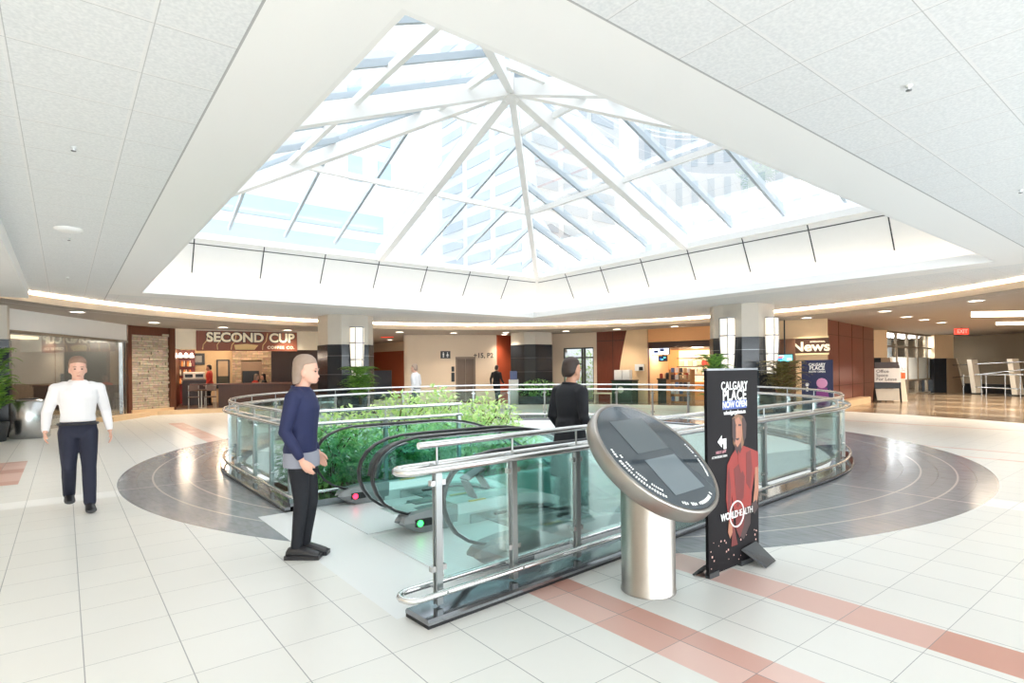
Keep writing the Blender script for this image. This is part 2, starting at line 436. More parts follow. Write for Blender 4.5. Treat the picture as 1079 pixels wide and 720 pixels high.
# ---- high ceiling with skylight opening
OX0, OX1, OY0, OY1 = 1.52, 14.15, 2.87, 16.65
OC = (7.83, 9.76)
AC, AR = Vector((8.2, 10.3)), 11.6
def arc(r, a0=-40, a1=145, n=74):
    return [(AC.x + r * cos(radians(a0 + (a1 - a0) * i / n)), AC.y + r * sin(radians(a0 + (a1 - a0) * i / n))) for i in range(n + 1)]
def ceil_loop(r):
    A = arc(r); return A + [(-9, A[-1][1]), (-9, 4), (-9, -9), (3, -9), (A[0][0], -9), (A[0][0], -3)]
mb = MB(); lo = ceil_loop(12.2)
inner = []
for p in lo:
    q = outer_pt(OC, p, OX0, OY0, OX1, OY1); inner.append(q)
n = len(lo)
for i in range(n):
    j = (i + 1) % n; a, b_ = inner[i], inner[j]; poly = [lo[i], lo[j], b_, a]
    ex = [q for q in ((OX0, OY0), (OX1, OY0), (OX1, OY1), (OX0, OY1)) if abs(a[0] - b_[0]) > 1e-4 and abs(a[1] - b_[1]) > 1e-4 and
          ((abs(q[0] - a[0]) < 1e-4 and abs(q[1] - b_[1]) < 1e-4) or (abs(q[1] - a[1]) < 1e-4 and abs(q[0] - b_[0]) < 1e-4))]
    if ex: poly.insert(3, ex[0])
    mb.add([(p[0], p[1], ZH) for p in poly], [list(range(len(poly)))])
struct(mb.build('ceiling', CEIL))
# left bulkhead
struct(MB().box((-9, -9, ZL), (-.62, 17.0, ZH - .002)).build('ceiling_bulkhead', WHITE))
# curved fascia and the lower ceiling beyond
fa = MB(); A = arc(AR)
path = [(A[0][0], -9)] + A + [(-9, A[-1][1])]
fa.sweep(path, [(0, ZL), (0, ZL + .17), (.06, ZL + .17), (.06, ZL)])
struct(fa.build('trim_1', TANFASCIA))
bk = MB(); A2 = arc(12.2); path2 = [(A2[0][0], -9)] + A2 + [(-9, A2[-1][1])]
bk.sweep(path2, [(0, ZL), (0, ZH), (.05, ZH), (.05, ZL)])
struct(bk.build('trim_2', WHITE))
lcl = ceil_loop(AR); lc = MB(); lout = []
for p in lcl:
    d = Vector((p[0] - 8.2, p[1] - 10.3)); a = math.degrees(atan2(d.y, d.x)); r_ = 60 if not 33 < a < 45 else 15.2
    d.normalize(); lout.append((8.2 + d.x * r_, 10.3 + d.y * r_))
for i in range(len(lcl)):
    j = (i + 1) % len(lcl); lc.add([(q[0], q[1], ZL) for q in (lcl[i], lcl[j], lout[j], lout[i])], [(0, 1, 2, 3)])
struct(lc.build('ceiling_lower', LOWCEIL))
cv = MB(); cv.tube([(p[0], p[1], ZL + .15) for p in arc(11.69)], .018, 6)
tag(cv.build('cove_light', COVE), 'warm strip light hidden along the curved ceiling fascia', 'light')

# ---- skylight: lip, sloping panels, frame, glass
BX0, BX1, BY0, BY1, ZB = 1.3, 14.1, 3.15, 16.35, 5.0
BC = Vector((7.7, 9.75)); APEX = Vector((7.72, 9.74, 7.72))
rect = lambda e=0., ey=None: [(BX0 - e, BY0 - (ey if ey is not None else e)), (BX1 + e, BY0 - (ey if ey is not None else e)), (BX1 + e, BY1 + (ey if ey is not None else e)), (BX0 - e, BY1 + (ey if ey is not None else e))]
orect = [(OX0, OY0), (OX1, OY0), (OX1, OY1), (OX0, OY1)]
lip = MB(); lip.sweep(orect, [(0, ZH - .001), (0, ZH + .2), (.04, ZH + .2), (.04, ZH)], closed=True)
struct(lip.build('trim_3', WHITE))
bot = [(BX0 - .5, BY0 - .75), (BX1 + .55, BY0 - .75), (BX1 + .55, BY1 + .75), (BX0 - .5, BY1 + .75)]
led = MB()
for i in range(4):
    j = (i + 1) % 4
    led.add([(*orect[i], ZH + .02), (*orect[j], ZH + .02), (*bot[j], ZH + .02), (*bot[i], ZH + .02)], [(0, 1, 2, 3)])
    led.add([(*bot[i], ZH + .02), (*bot[j], ZH + .02), (*bot[j], 3.95), (*bot[i], 3.95)], [(0, 1, 2, 3)])
struct(led.build('trim_4', WHITE))
struct_w = ['wall_skylight_south', 'wall_skylight_east', 'wall_skylight_north', 'wall_skylight_west']
toprect = rect()
JOINT = M('dark reveal', (62, 64, 68), .6)
cl = MB(); cl.sweep([(p[0], p[1]) for p in [(OX0 - .16, OY0 - .16), (OX1 + .16, OY0 - .16), (OX1 + .16, OY1 + .16), (OX0 - .16, OY1 + .16)]], [(0, ZH + .05), (0, ZH + .09), (.05, ZH + .09), (.05, ZH + .05)], closed=True)
tag(cl.build('cove_light', COVEW), 'white strip light on the ledge under the skylight', 'light')
for i in range(4):
    j = (i + 1) % 4
    a0, a1 = Vector((*bot[i], 3.9)), Vector((*bot[j], 3.9)); b0, b1 = Vector((*toprect[i], ZB)), Vector((*toprect[j], ZB))
    pw = MB().add([a0, a1, b1, b0], [(0, 1, 2, 3)])
    wo = struct(pw.build(struct_w[i], WHITE2))
    inn = Vector((BC.x, BC.y, 0)) - (a0 + a1) / 2; inn.z = 0; inn.normalize()
    up = ((b0 + b1) / 2 - (a0 + a1) / 2).normalized(); nrm = (b1 - b0).cross(up).normalized()
    if nrm.dot(inn) < 0: nrm = -nrm
    j_ = MB(); along = (b1 - b0); Lw = along.length; along.normalize(); mid = (b0 + b1) / 2
    ta0, ta1 = b0 - up * .16, b1 - up * .16
    j_.beam(ta0 + nrm * .002, ta1 + nrm * .002, .022, .012, up=nrm)
    for k in range(-3, 4):
        t = mid + along * (1.69 * k); bt = t - up * .03; bb = t - up * .98
        j_.beam(bb + nrm * .002, bt + nrm * .002, .026, .012, up=nrm)
    j_.build('panel_joint', JOINT, wo)
    MB().beam(b0 + Vector((0, 0, .06)), b1 + Vector((0, 0, .06)), .16, .16).build('sill', FRAMEW, wo)

sky = struct_empty('window_1', (0, 0, 0)); sky['label'] = 'large pyramid skylight with white ribs over the escalator well'
crn = [Vector((*p, ZB + .1)) for p in toprect]
mids = [(crn[i] + crn[(i + 1) % 4]) / 2 for i in range(4)]
AP = APEX
for p, wd, dp in [(c, .15, .30) for c in crn] + [(c, .2, .34) for c in mids]:
    r_ = MB().beam(p, AP, wd, dp).build('rib', FRAMEW, sky)
    MB().beam(p + Vector((0, 0, .27)), AP + Vector((0, 0, .27)), .07, .1).build('glazing_cap', FRAMEG, r_)
MB().lathe([(.1, -.32), (.16, -.28), (.16, .3), (.08, .38)], AP, 12).build('apex_hub', FRAMEW, sky)
UPG = Vector((0, 0, .3))
for i in range(4):
    j = (i + 1) % 4; c0, c1 = crn[i], crn[j]; al = (c1 - c0); Lw = al.length; al.normalize(); m0 = mids[i]
    MB().add([c0 + UPG, c1 + UPG, AP + UPG], [(0, 1, 2)]).build('glass_pane', GLASSSKY, sky)
    for t in (.44, .82):
        q0, q1 = c0.lerp(AP, t) + Vector((0, 0, .12)), c1.lerp(AP, t) + Vector((0, 0, .12))
        MB().beam(q0, q1, .09, .14).build('purlin', FRAMEW, sky)
    for k in range(-4, 5):
        s_ = m0 + al * (1.42 * k)
        if k == 0 or abs(1.42 * k) > Lw / 2 - .3: continue
        f = 1 - abs(1.42 * k) / (Lw / 2)                       # where the rafter meets the hip
        e_ = s_ + (AP - m0) * f
        MB().beam(s_ + Vector((0, 0, .24)), e_ + Vector((0, 0, .24)), .07, .12).build('rafter', FRAMEG, sky)

# ---- enclosing walls behind the camera with a glazed entrance added to brighten the near ceiling
struct(MB().box((-9.2, -9, 0), (-9, 17, ZH)).build('wall_west', BEIGE))
ent = struct_empty('window_added', (0, -8.9, 0)); ent['label'] = 'added glazed entrance front behind the viewpoint, there to let in fill light'
for k in range(-8, 27, 1):
    if k % 2 == 0: MB().box((k - .03, -.05, 0), (k + .03, .05, 3.3)).build('mullion', ALU, ent)
MB().box((-9, -.05, 3.2), (26, .05, 3.3)).box((-9, -.05, 0), (26, .05, .1)).build('window_frame', ALU, ent)
MB().box((-9, -.01, .1), (26, .01, 3.2)).build('glass_pane', GLASSCLEAR, ent)
struct(MB().box((26, -9, 0), (62, -8.8, ZL)).build('wall_south', BEIGE))

# ================================================================== OFFICE TOWERS OUTSIDE
TOWERW = M('pale tower cladding', (214, 216, 218), .6, var=.04, scale=.2)
TOWERG = M('tower window glass', (184, 194, 202), .25, var=.15, scale=.4)
TOWERB = M('blue tinted glazing', (166, 192, 206), .2, var=.15, scale=.3)
t = thing('office_tower', 'pale office tower with rows of strip windows behind the skylight centre', 'building', (35.2, 42.2, 0))
MB().box((0, 0, 0), (13.5, 16.5, 46)).build('tower_wall', TOWERW, t)
for k in range(16):
    z = 9 + k * 2.1
    for q in range(3):
        MB().box((.7 + q * 4.2, -.08, z), (.7 + q * 4.2 + 3.4, .1, z + 1.0)).build('window', TOWERG, t)
        MB().box((-.08, .8 + q * 5.2, z), (.1, .8 + q * 5.2 + 4.2, z + 1.0)).build('window', TOWERG, t)
sg = Seg(675, 74, 985, 62)
t = thing('office_tower', 'pale office tower with tall narrow windows behind the skylight right side', 'building', sg.A, sg.ang)
MB().box((0, 0, 0), (sg.L, 12, 40)).build('tower_wall', TOWERW, t)
for k in range(16):
    x0 = .8 + k * (sg.L - 1) / 16
    for q in range(3):
        MB().box((x0, -.08, 12 + q * 7.4), (x0 + .8, .1, 12 + q * 7.4 + 5.6)).build('window', TOWERG, t)
sg = Seg(150, 44, 452, 60)
t = thing('office_building', 'glass office building with blue bands behind the skylight left side', 'building', sg.A, sg.ang)
MB().box((0, 0, 0), (sg.L, 12, 34)).build('tower_wall', TOWERW, t)
for q in range(3):
    MB().box((.4, -.1, 10.0 + q * 2.6), (sg.L * .8, .1, 11.7 + q * 2.6)).build('window', TOWERB, t)
for q in range(3):
    for k in range(2):
        MB().box((sg.L * (.66 + .12 * k), -.1, 20 + q * 4), (sg.L * (.66 + .12 * k) + 1.4, .1, 22.4 + q * 4)).build('window', TOWERB, t)

# ================================================================== GUARDRAIL ROUND THE WELL
def arcpts(c, r, a0, a1, n): return [(c[0] + r * cos(a0 + (a1 - a0) * i / n), c[1] + r * sin(a0 + (a1 - a0) * i / n)) for i in range(n + 1)]
main = [(1.85, RAILY(1.85))] + [(x, RAILY(x)) for x in (3, 4, 5, 6, 7)] + arcpts(CEN, RR, -pi / 2 + TB, pi, 96) + [(RAILX, 8.4), (RAILX, 7.5), (RAILX, 6.68)]
ret = [(RAILX, 6.68), (3.2, 6.68), (4.32, 6.68)]
def ext(p, a, d): v = (Vector(p) - Vector(a)).normalized() * d; return (p[0] + v.x, p[1] + v.y)
gl = Vector((8, 9.2, 0))
G_ = thing('guardrail', 'steel and green glass guardrail circling the escalator well', 'railing', gl)
cur = MB(gl); full = [(1.69, RAILY(1.69))] + main[1:]
cur.sweep(full[:-1] + [(RAILX, 6.5)], [(.14, .022), (.14, .04), (.128, .055), (-.11, .055), (-.125, .04), (-.125, .022)])
cur.sweep([(1.96, 6.66), (4.5, 6.66)], [(.16, .001), (.16, .085), (-.12, .085), (-.12, .001)])
cur.build('plinth', CURB, G_)
cb_ = MB(gl); cb_.sweep(full[:-1] + [(RAILX, 6.5)], [(.136, 0), (.136, .023), (-.12, .023), (-.12, 0)]); cb_.build('plinth_base', BLACK, G_)
# looped lower handrail and bottom rail: two tubes either side of the posts, joined round the near end
def loop_rail(z, o, r, x_end):
    R_, L_ = [], []
    pts = main
    n = len(pts)
    for i in range(n):
        a = Vector(pts[max(i - 1, 0)]); b_ = Vector(pts[min(i + 1, n - 1)]); d = (b_ - a).normalized(); p = Vector(pts[i])
        R_.append((p.x + d.y * o, p.y - d.x * o, z)); L_.append((p.x - d.y * o, p.y + d.x * o, z))
    R_[0] = (x_end + o, RAILY(x_end + o) - o, z); L_[0] = (x_end + o, RAILY(x_end + o) + o, z)
    end0 = [(x_end + o - o * sin(pi * k / 8), RAILY(x_end + o) + o * cos(pi * k / 8), z) for k in range(1, 8)]
    y_e = 6.5
    end1 = [(RAILX - o * cos(pi * k / 8), y_e - o * sin(pi * k / 8), z) for k in range(0, 9)]
    mb = MB(gl)
    # R_ is the outer side going forward; at the far left end it is the inner/outer side accordingly
    seq = R_ + [(R_[-1][0], y_e, z)] + [(R_[-1][0] + (L_[-1][0] - R_[-1][0]) * (1 - cos(pi * k / 8)) / 2, y_e - o * sin(pi * k / 8), z) for k in range(1, 8)] + [(L_[-1][0], y_e, z)] + L_[::-1] + end0
    mb.tube(seq, r, 10, closed=True)
    return mb
loop_rail(.94, .085, .024, 1.57).build('handrail', RAILST, G_)
loop_rail(.17, .09, .02, 1.59).build('bottom_rail', RAILST, G_)
up = MB(gl); up.tube([(1.72, RAILY(1.72), 1.085)] + [(p[0], p[1], 1.085) for p in main[1:-1]] + [(RAILX, 6.76, 1.085), (2.1, 6.70, 1.085), (2.16, 6.68, 1.085), (4.34, 6.68, 1.085)], .022, 10)
up.build('top_rail', RAILST, G_)
lr = MB(gl); lr.tube([(2.1, 6.68, .94), (4.34, 6.68, .94)], .022, 10); lr.tube([(2.1, 6.55, .17), (4.3, 6.55, .17)], .018, 10); lr.build('return_rail', RAILST, G_)
# posts
posts = [((x, RAILY(x)), TB) for x in (1.855, 2.497, 3.17, 4.2, 5.3, 6.45)]
na = 25
for i in range(na):
    a = -pi / 2 + TB - .04 + i * (1.5 * pi - TB + .04) / (na - 1); posts.append(((CEN.x + RR * cos(a), CEN.y + RR * sin(a)), a + pi / 2))
for y in (8.3, 7.5, 6.75): posts.append(((RAILX, y), -pi / 2))
for x in (3.2, 4.3): posts.append(((x, 6.68), 0.))
for k, ((x, y), a) in enumerate(posts):
    d = Vector((cos(a), sin(a), 0)); nn = Vector((-sin(a), cos(a), 0)); c = Vector((x, y, 0))
    pm = MB(gl)
    for o in (-.017, .017): pm.beam(c + nn * o + Vector((0, 0, .07)), c + nn * o + Vector((0, 0, .93)), .012, .046, up=d)
    pm.beam(c + Vector((0, 0, .07)), c + Vector((0, 0, .9)), .024, .026, up=nn)
    pm.cyl(c + Vector((0, 0, .9)), c + Vector((0, 0, 1.08)), .008, 8)
    pm.cyl(c - nn * .1 + Vector((0, 0, .94)), c + nn * .1 + Vector((0, 0, .94)), .014, 8)
    pm.cyl(c - nn * .11 + Vector((0, 0, .17)), c + nn * .11 + Vector((0, 0, .17)), .012, 8)
    po = pm.build('post', POSTST, G_)
    cm = MB(gl)
    for z in (.3, .84): cm.beam(c - d * .055 + Vector((0, 0, z)), c + d * .055 + Vector((0, 0, z)), .036, .034)
    cm.build('glass_clamp', STEEL, po)
order = [p for p, a in posts[:-2]]; ret_o = [(RAILX, 6.75), (3.2, 6.68), (4.3, 6.68)]
for lst in (order, ret_o):
    for i in range(len(lst) - 1):
        a, b_ = Vector((*lst[i], 0)), Vector((*lst[i + 1], 0)); d = (b_ - a).normalized()
        a, b_ = a + d * .05, b_ - d * .05; nn = Vector((-d.y, d.x, 0)) * .006
        gp = MB(gl); gp.prism([a - nn + Vector((0, 0, .22)), b_ - nn + Vector((0, 0, .22)), b_ - nn + Vector((0, 0, .9)), a - nn + Vector((0, 0, .9))], nn * 2)
        gp.build('glass_panel', GLASS, G_)

# ================================================================== ESCALATORS
XA, XB, TAN = 3.8, 5.0, math.tan(radians(30))
def zp(x):
    if x <= XA: return 0.
    if x <= XB: return -TAN * (x - XA) ** 2 / (2 * (XB - XA))
    return -TAN * (XB - XA) / 2 - TAN * (x - XB)
XE = XB + (4.5 - TAN * (XB - XA) / 2) / TAN
xs = [2.9, 3.2, 3.5, 3.8, 4.0, 4.2, 4.4, 4.6, 4.8, 5.0, 6, 7.5, 9, 11, XE]
nose = [(2.70, .17), (2.56, .19), (2.43, .24), (2.32, .32), (2.25, .42), (2.215, .52), (2.21, .60), (2.235, .69), (2.29, .77), (2.38, .835), (2.5, .88), (2.66, .905)]
hand = nose + [(x, zp(x) + .91) for x in xs]
STEPM = M('escalator step', (186, 192, 194), .45, .3, var=.08, scale=30)
def ridged(name, c1, c2, sc):
    m, nt, N, L, b = new_mat(name)
    tc = N.new('ShaderNodeTexCoord'); wv = N.new('ShaderNodeTexWave'); wv.bands_direction = 'Y'; wv.inputs['Scale'].default_value = sc
    L.new(tc.outputs['Object'], wv.inputs['Vector']); L.new(mixc(N, L, wv.outputs['Fac'], lin(c1), lin(c2)), b.inputs['Base Color'])
    b.inputs['Metallic'].default_value = .35; b.inputs['Roughness'].default_value = .4
    return m
PLATE = ridged('ridged landing plate', (214, 218, 219), (232, 235, 236), 9)
YEL = M('yellow warning label', (226, 190, 90), .5)
GREENL = M('green indicator', (60, 230, 90), .4, emit=1.6, ecol=(50, 240, 90)); REDL = M('red indicator', (240, 50, 70), .4, emit=1.6, ecol=(255, 40, 70))
def escalator(label, y0, y1, lights):
    base = Vector((2.6, (y0 + y1) / 2, 0))
    t = thing('escalator', label, 'escalator', base)
    for side, y in ((-1, y0), (1, y1)):
        # glass balustrade
        poly = [(2.62, .2)] + [(x + .03, z) for x, z in nose[1:10]] + [(2.55, .86)] + [(x, zp(x) + .88) for x in xs] + [(x, zp(x) + .2) for x in xs[::-1]]
        g = MB(base); g.prism([(x, y - .006, z) for x, z in poly], (0, .012, 0)); g.build('balustrade_glass', GLASS, t)
        h = MB(base)
        R_ = []
        for i, (x, z) in enumerate(hand):
            a = Vector(hand[max(i - 1, 0)]); b_ = Vector(hand[min(i + 1, len(hand) - 1)]); d = (b_ - a).normalized(); nn = Vector((-d.y, d.x))
            R_.append([Vector((x + nn.x * o, y + w_, z + nn.y * o)) for o, w_ in ((.006, -.031), (.013, -.019), (.013, .019), (.006, .031), (-.007, .031), (-.01, .019), (-.01, -.019), (-.007, -.031))])
        h.rings(R_); ho = h.build('handrail', RUBBER, t)
        gd = MB(base); gd.sweep([(0, 0), (1, 0)], [(0, 0), (.001, 0), (0, .001)]) if False else None
        g2 = MB(base); g2.rings([[Vector((x, y + w_, z + o)) for o, w_ in ((-.012, -.016), (-.03, -.016), (-.03, .016), (-.012, .016))] for x, z in [(x, zp(x) + .91) for x in [2.7] + xs]])
        g2.build('handrail_guide', STEEL, ho)
        # deck and skirt
        dk = MB(base)
        dk.rings([[Vector((x, y + w_, zp(x) + o)) for w_, o in ((-.12, .12), (-.05, .2), (.05, .2), (.12, .12), (.12, -.05), (-.12, -.05))] for x in [3.0] + xs[1:]], smooth=False)
        dk.build('deck', ALU, t)
        sk = MB(base); ys = y - side * .13
        sk.rings([[Vector((x, ys + w_, zp(x) + o)) for w_, o in ((-.008, .1), (.008, .1), (.008, -.28), (-.008, -.28))] for x in xs[1:]], smooth=False)
        so = sk.build('skirt_panel', STEEL, t)
        br = MB(base); br.tube([(x, ys - side * .02, zp(x) + .06) for x in xs[2:]], .012, 6); br.build('skirt_brush', BLACK, so)
        MB(base).box((3.25, y - side * .01, .205), (3.45, y - side * .05, .212)).build('warning_label', YEL, t)
        # newel base
        nb = MB(base)
        sx_ = .05 if not (side == -1 and y0 > 5) else .22
        def sec(x, hb, ht, z0, z1):
            x += sx_ * (x < 2.7); return [Vector((x + .1 * (hb < .09), y - hb, z0)), Vector((x + .1 * (hb < .09), y + hb, z0)), Vector((x, y + ht, z0 + (z1 - z0) * .62)), Vector((x + .02, y + ht * .72, z1)), Vector((x + .02, y - ht * .72, z1)), Vector((x, y - ht, z0 + (z1 - z0) * .62))]
        nb.rings([sec(2.40, .03, .05, .07, .14), sec(2.43, .06, .10, .03, .17), sec(2.52, .085, .125, .003, .195), sec(2.75, .1, .135, .002, .215), sec(3.05, .11, .135, .002, .215)], smooth=False)
        no = nb.build('newel_base', ESCGREY, t)
        if lights.get(side):
            li = MB(base); yl = y - .126; li.box((2.58, yl - .012, .075), (2.76, yl + .02, .15), .012)
            lo_ = li.build('indicator', BLACK, no)
            MB(base).cyl((2.625, yl - .02, .112), (2.625, yl, .112), .03, 14).build('indicator_light', lights[side], lo_)
    # outer cladding
    yo = (y0 - .135, y1 + .135)
    for y in yo:
        c = MB(base); c.prism([(x, y - .008, zp(x) + .02) for x in xs[1:]] + [(x, y - .008, zp(x) - .95) for x in xs[:0:-1]], (0, .016, 0)); c.build('side_cladding', WHITE2, t)
    so = MB(base); so.rings([[Vector((x, y0 - .13, zp(x) - .93)), Vector((x, y1 + .13, zp(x) - .93)), Vector((x, y1 + .13, zp(x) - .96)), Vector((x, y0 - .13, zp(x) - .96))] for x in xs[1:]], smooth=False); so.build('soffit', WHITE2, t)
    MB(base).box((2.25, y0 - .1, .002), (3.42, y1 + .1, .008)).build('floor_plate', PLATE, t)
    MB(base).box((3.42, y0 + .12, .0), (3.52, y1 - .12, .016)).build('comb_plate', YEL if False else STEELD, t)
    x = 3.52
    while x < XE - .4:
        zz = zp(x + .2) if x > XA else 0.
        if x < XA: zz = -.002 - .001 * (x - 3.5)
        MB(base).box((x, y0 + .14, zz - .2), (x + .395, y1 - .14, zz)).build('step', STEPM, t); x += .4
    return t
escalator('near escalator beside the straight guardrail with a green light on its newel', 3.66, 4.9, {1: GREENL})
escalator('far escalator beside the planting bed with a red light on its newel', 5.2, 6.42, {1: REDL})
# the metal deflector plates between / beside the handrail noses
t = thing('deflector_plate', 'curved metal plate between the two middle escalator handrails', 'plate', (2.4, 5.05, .5))
MB((2.4, 5.05, .5)).rings([[Vector((x, 4.95, z)), Vector((x, 5.15, z)), Vector((x + .02, 5.15, z - .012)), Vector((x + .02, 4.95, z - .012))] for x, z in ((2.27, .56), (2.30, .68), (2.37, .77), (2.48, .835), (2.6, .86))], smooth=False).build('plate', STEELD, t)
MB((2.4, 5.05, .5)).box((2.42, 4.9, .2), (3.0, 5.2, .205)).build('centre_cover', ALU, t)
t = thing('deflector_plate', 'folded metal deflector bracket at the near escalator handrail behind the glass', 'plate', (2.45, 3.55, .7))
b_ = MB((2.45, 3.55, .7)); b_.beam((2.36, 3.6, .73), (2.52, 3.6, .80), .12, .012, up=(-.4, 0, 1)); b_.beam((2.33, 3.54, .73), (2.40, 3.54, .60), .11, .012, up=(1, 0, .7)); b_.beam((2.45, 3.54, .76), (2.52, 3.54, .66), .1, .012, up=(1, 0, .7))
b_.build('bracket', STEELD, t)

# ================================================================== PLANTING
def leaves(mb, c, rad, n, size, seed, droop=.3, flat=False, shell=.55):
    rd = random.Random(seed); c = Vector(c)
    for _ in range(n):
        while True:
            v = Vector((rd.uniform(-1, 1), rd.uniform(-1, 1), rd.uniform(-1, 1)))
            if shell < v.length <= 1: break
        p = c + Vector((v.x * rad[0], v.y * rad[1], v.z * rad[2]))
        d = (Vector((v.x, v.y, v.z * .5)) + Vector((rd.uniform(-.7, .7), rd.uniform(-.7, .7), rd.uniform(-.6, .5) - droop))).normalized()
        s_ = d.cross(Vector((rd.uniform(-.3, .3), rd.uniform(-.3, .3), 1))).normalized(); nn = s_.cross(d)
        L_ = size * rd.uniform(.65, 1.25); W_ = L_ * .24
        a = p; b_ = p + d * L_ * .5 + nn * L_ * .1; e = p + d * L_ - nn * L_ * .05
        mb.add([a, b_ + s_ * W_, e, b_ - s_ * W_, b_ - nn * L_ * .06], [(0, 1, 4), (1, 2, 4), (2, 3, 4), (3, 0, 4)])
bed = MB()
bed.add([(2.26, 6.74, -.02), (6.2, 6.74, -.02), (6.2, 8.6, -.02), (2.26, 8.6, -.02), (2.26, 6.74, -.9), (6.2, 6.74, -.9), (6.2, 8.6, -.9), (2.26, 8.6, -.9)], [(0, 1, 2, 3), (4, 5, 6, 7), (0, 1, 5, 4), (1, 2, 6, 5), (2, 3, 7, 6), (3, 0, 4, 7)])
bt = thing('planter_bed', 'raised planting bed of soil beside the far escalator', 'planter', (4.2, 7.6, -.9))
bb = MB((4.2, 7.6, -.9)); bb.v, bb.f, bb.sm, bb.mi = bed.v, bed.f, bed.sm, bed.mi
bb.build('soil', SOIL, bt)
MB((4.2, 7.6, -.9)).box((2.26, 6.72, -.95), (6.3, 6.78, .0)).box((6.2, 6.72, -4.5), (6.3, 8.7, .0)).box((2.26, 8.6, -4.5), (6.3, 8.7, .0)).build('planter_wall', WHITE2, bt)
shr = [  # x, y, ztop, rx, ry, n, mat
 (2.75, 7.35, .80, .42, .48, 520, LEAFD), (3.45, 7.1, .62, .5, .36, 560, LEAFD), (4.15, 7.15, .78, .5, .38, 560, LEAF),
 (3.2, 8.0, 1.0, .55, .5, 620, LEAF), (4.0, 7.9, 1.18, .6, .5, 700, LEAF), (4.9, 7.45, .98, .6, .5, 700, LEAF),
 (4.8, 8.2, 1.24, .6, .45, 700, LEAF), (5.65, 7.8, 1.08, .55, .55, 640, LEAF), (5.6, 7.1, .62, .5, .34, 460, LEAF), (2.6, 8.15, .72, .35, .4, 420, LEAFD)]
for k, (x, y, zt, rx, ry, n_, mt) in enumerate(shr):
    hh = (zt + .05) / 2
    t = thing('shrub', 'leafy deep green shrub at the left end of the planting bed' if mt is LEAFD else 'leafy bright green shrub in the planting bed beside the far escalator', 'plant', (x, y, -.02), 0, 'dark shrubs in the planting bed' if mt is LEAFD else 'bright shrubs in the planting bed')
    f = MB((x, y, -.02)); leaves(f, (x, y, hh), (rx, ry, hh), int(n_ * 2.1), .105, 100 + k, shell=.3); f.build('foliage', mt, t)
    st = MB((x, y, -.02)); rd = random.Random(k)
    for q in range(7):
        st.tube([(x, y, -.02), (x + rd.uniform(-.3, .3) * rx, y + rd.uniform(-.3, .3) * ry, hh * .8), (x + rd.uniform(-.8, .8) * rx, y + rd.uniform(-.8, .8) * ry, hh * 1.6)], .008, 5)
    st.build('stem', STEM, t)
gc = MB(); 
for q in range(9): leaves(gc, (2.6 + q * .42, 6.95 + .12 * (q % 2), .06), (.3, .16, .12), 70, .08, 300 + q, shell=.1)
tag(gc.build('groundcover', LEAFD), 'low green groundcover along the edge of the planting bed', 'plant', kind='stuff')

def palm(name, label, loc, h, fr, n, mat, seed, pot_r=.28, pot_h=.45, spread=.7):
    rd = random.Random(seed); t = thing(name, label, 'plant', loc)
    MB().lathe([(pot_r * .75, 0), (pot_r, pot_h * .9), (pot_r, pot_h), (pot_r * .88, pot_h), (pot_r * .85, pot_h - .05), (.01, pot_h - .05)], seg=20).build('pot', POT, t)
    tr = MB()
    for q in range(4): tr.tube([(rd.uniform(-.05, .05), rd.uniform(-.05, .05), pot_h - .06), (rd.uniform(-.1, .1), rd.uniform(-.1, .1), pot_h + (h - pot_h) * .6)], [.018, .01], 6)
    tr.build('stem', STEM, t)
    f = MB()
    for q in range(n):
        a = rd.uniform(0, 2 * pi); z0 = pot_h + (h - pot_h) * rd.uniform(.12, .85); R_ = spread * rd.uniform(.5, 1.)
        zt = min(h, z0 + rd.uniform(.15, .5)); rib = [Vector((cos(a) * R_ * s_, sin(a) * R_ * s_, z0 + (zt - z0) * sin(s_ * 2.2) )) for s_ in [i / 9 for i in range(10)]]
        for i in range(1, 10):
            d = (rib[i] - rib[i - 1]).normalized(); s_ = d.cross(Vector((0, 0, 1))).normalized()
            for sd in (-1, 1):
                L_ = fr * (1.1 - abs(i - 4) * .12); tip = rib[i] + (s_ * sd + d * .7 + Vector((0, 0, -.35))) .normalized() * L_
                mdp = rib[i].lerp(tip, .5); w_ = d * L_ * .13
                f.add([rib[i], mdp + w_, tip, mdp - w_], [(0, 1, 2, 3)])
    f.build('foliage', mat, t)
    return t
v = GP(379, 18.95); palm('potted_palm', 'bushy green potted plant in front of the left column', v, 1.72, .17, 110, LEAFM, 5, spread=.7)
v = GP(752, 16.4); palm('potted_palm', 'bright green potted palm in front of the right column', v, 1.95, .2, 46, LEAFM, 6, spread=.6)
v = GP(825, 16.7); palm('potted_palm', 'brownish potted plant before the news stand', v, 1.75, .18, 90, LEAFB, 8, spread=.75)
v = GP(-7, 13.3); palm('potted_palm', 'tall leafy potted plant beside the dark pillar at the left edge', v, 2.2, .2, 70, LEAFM, 9, spread=.55)

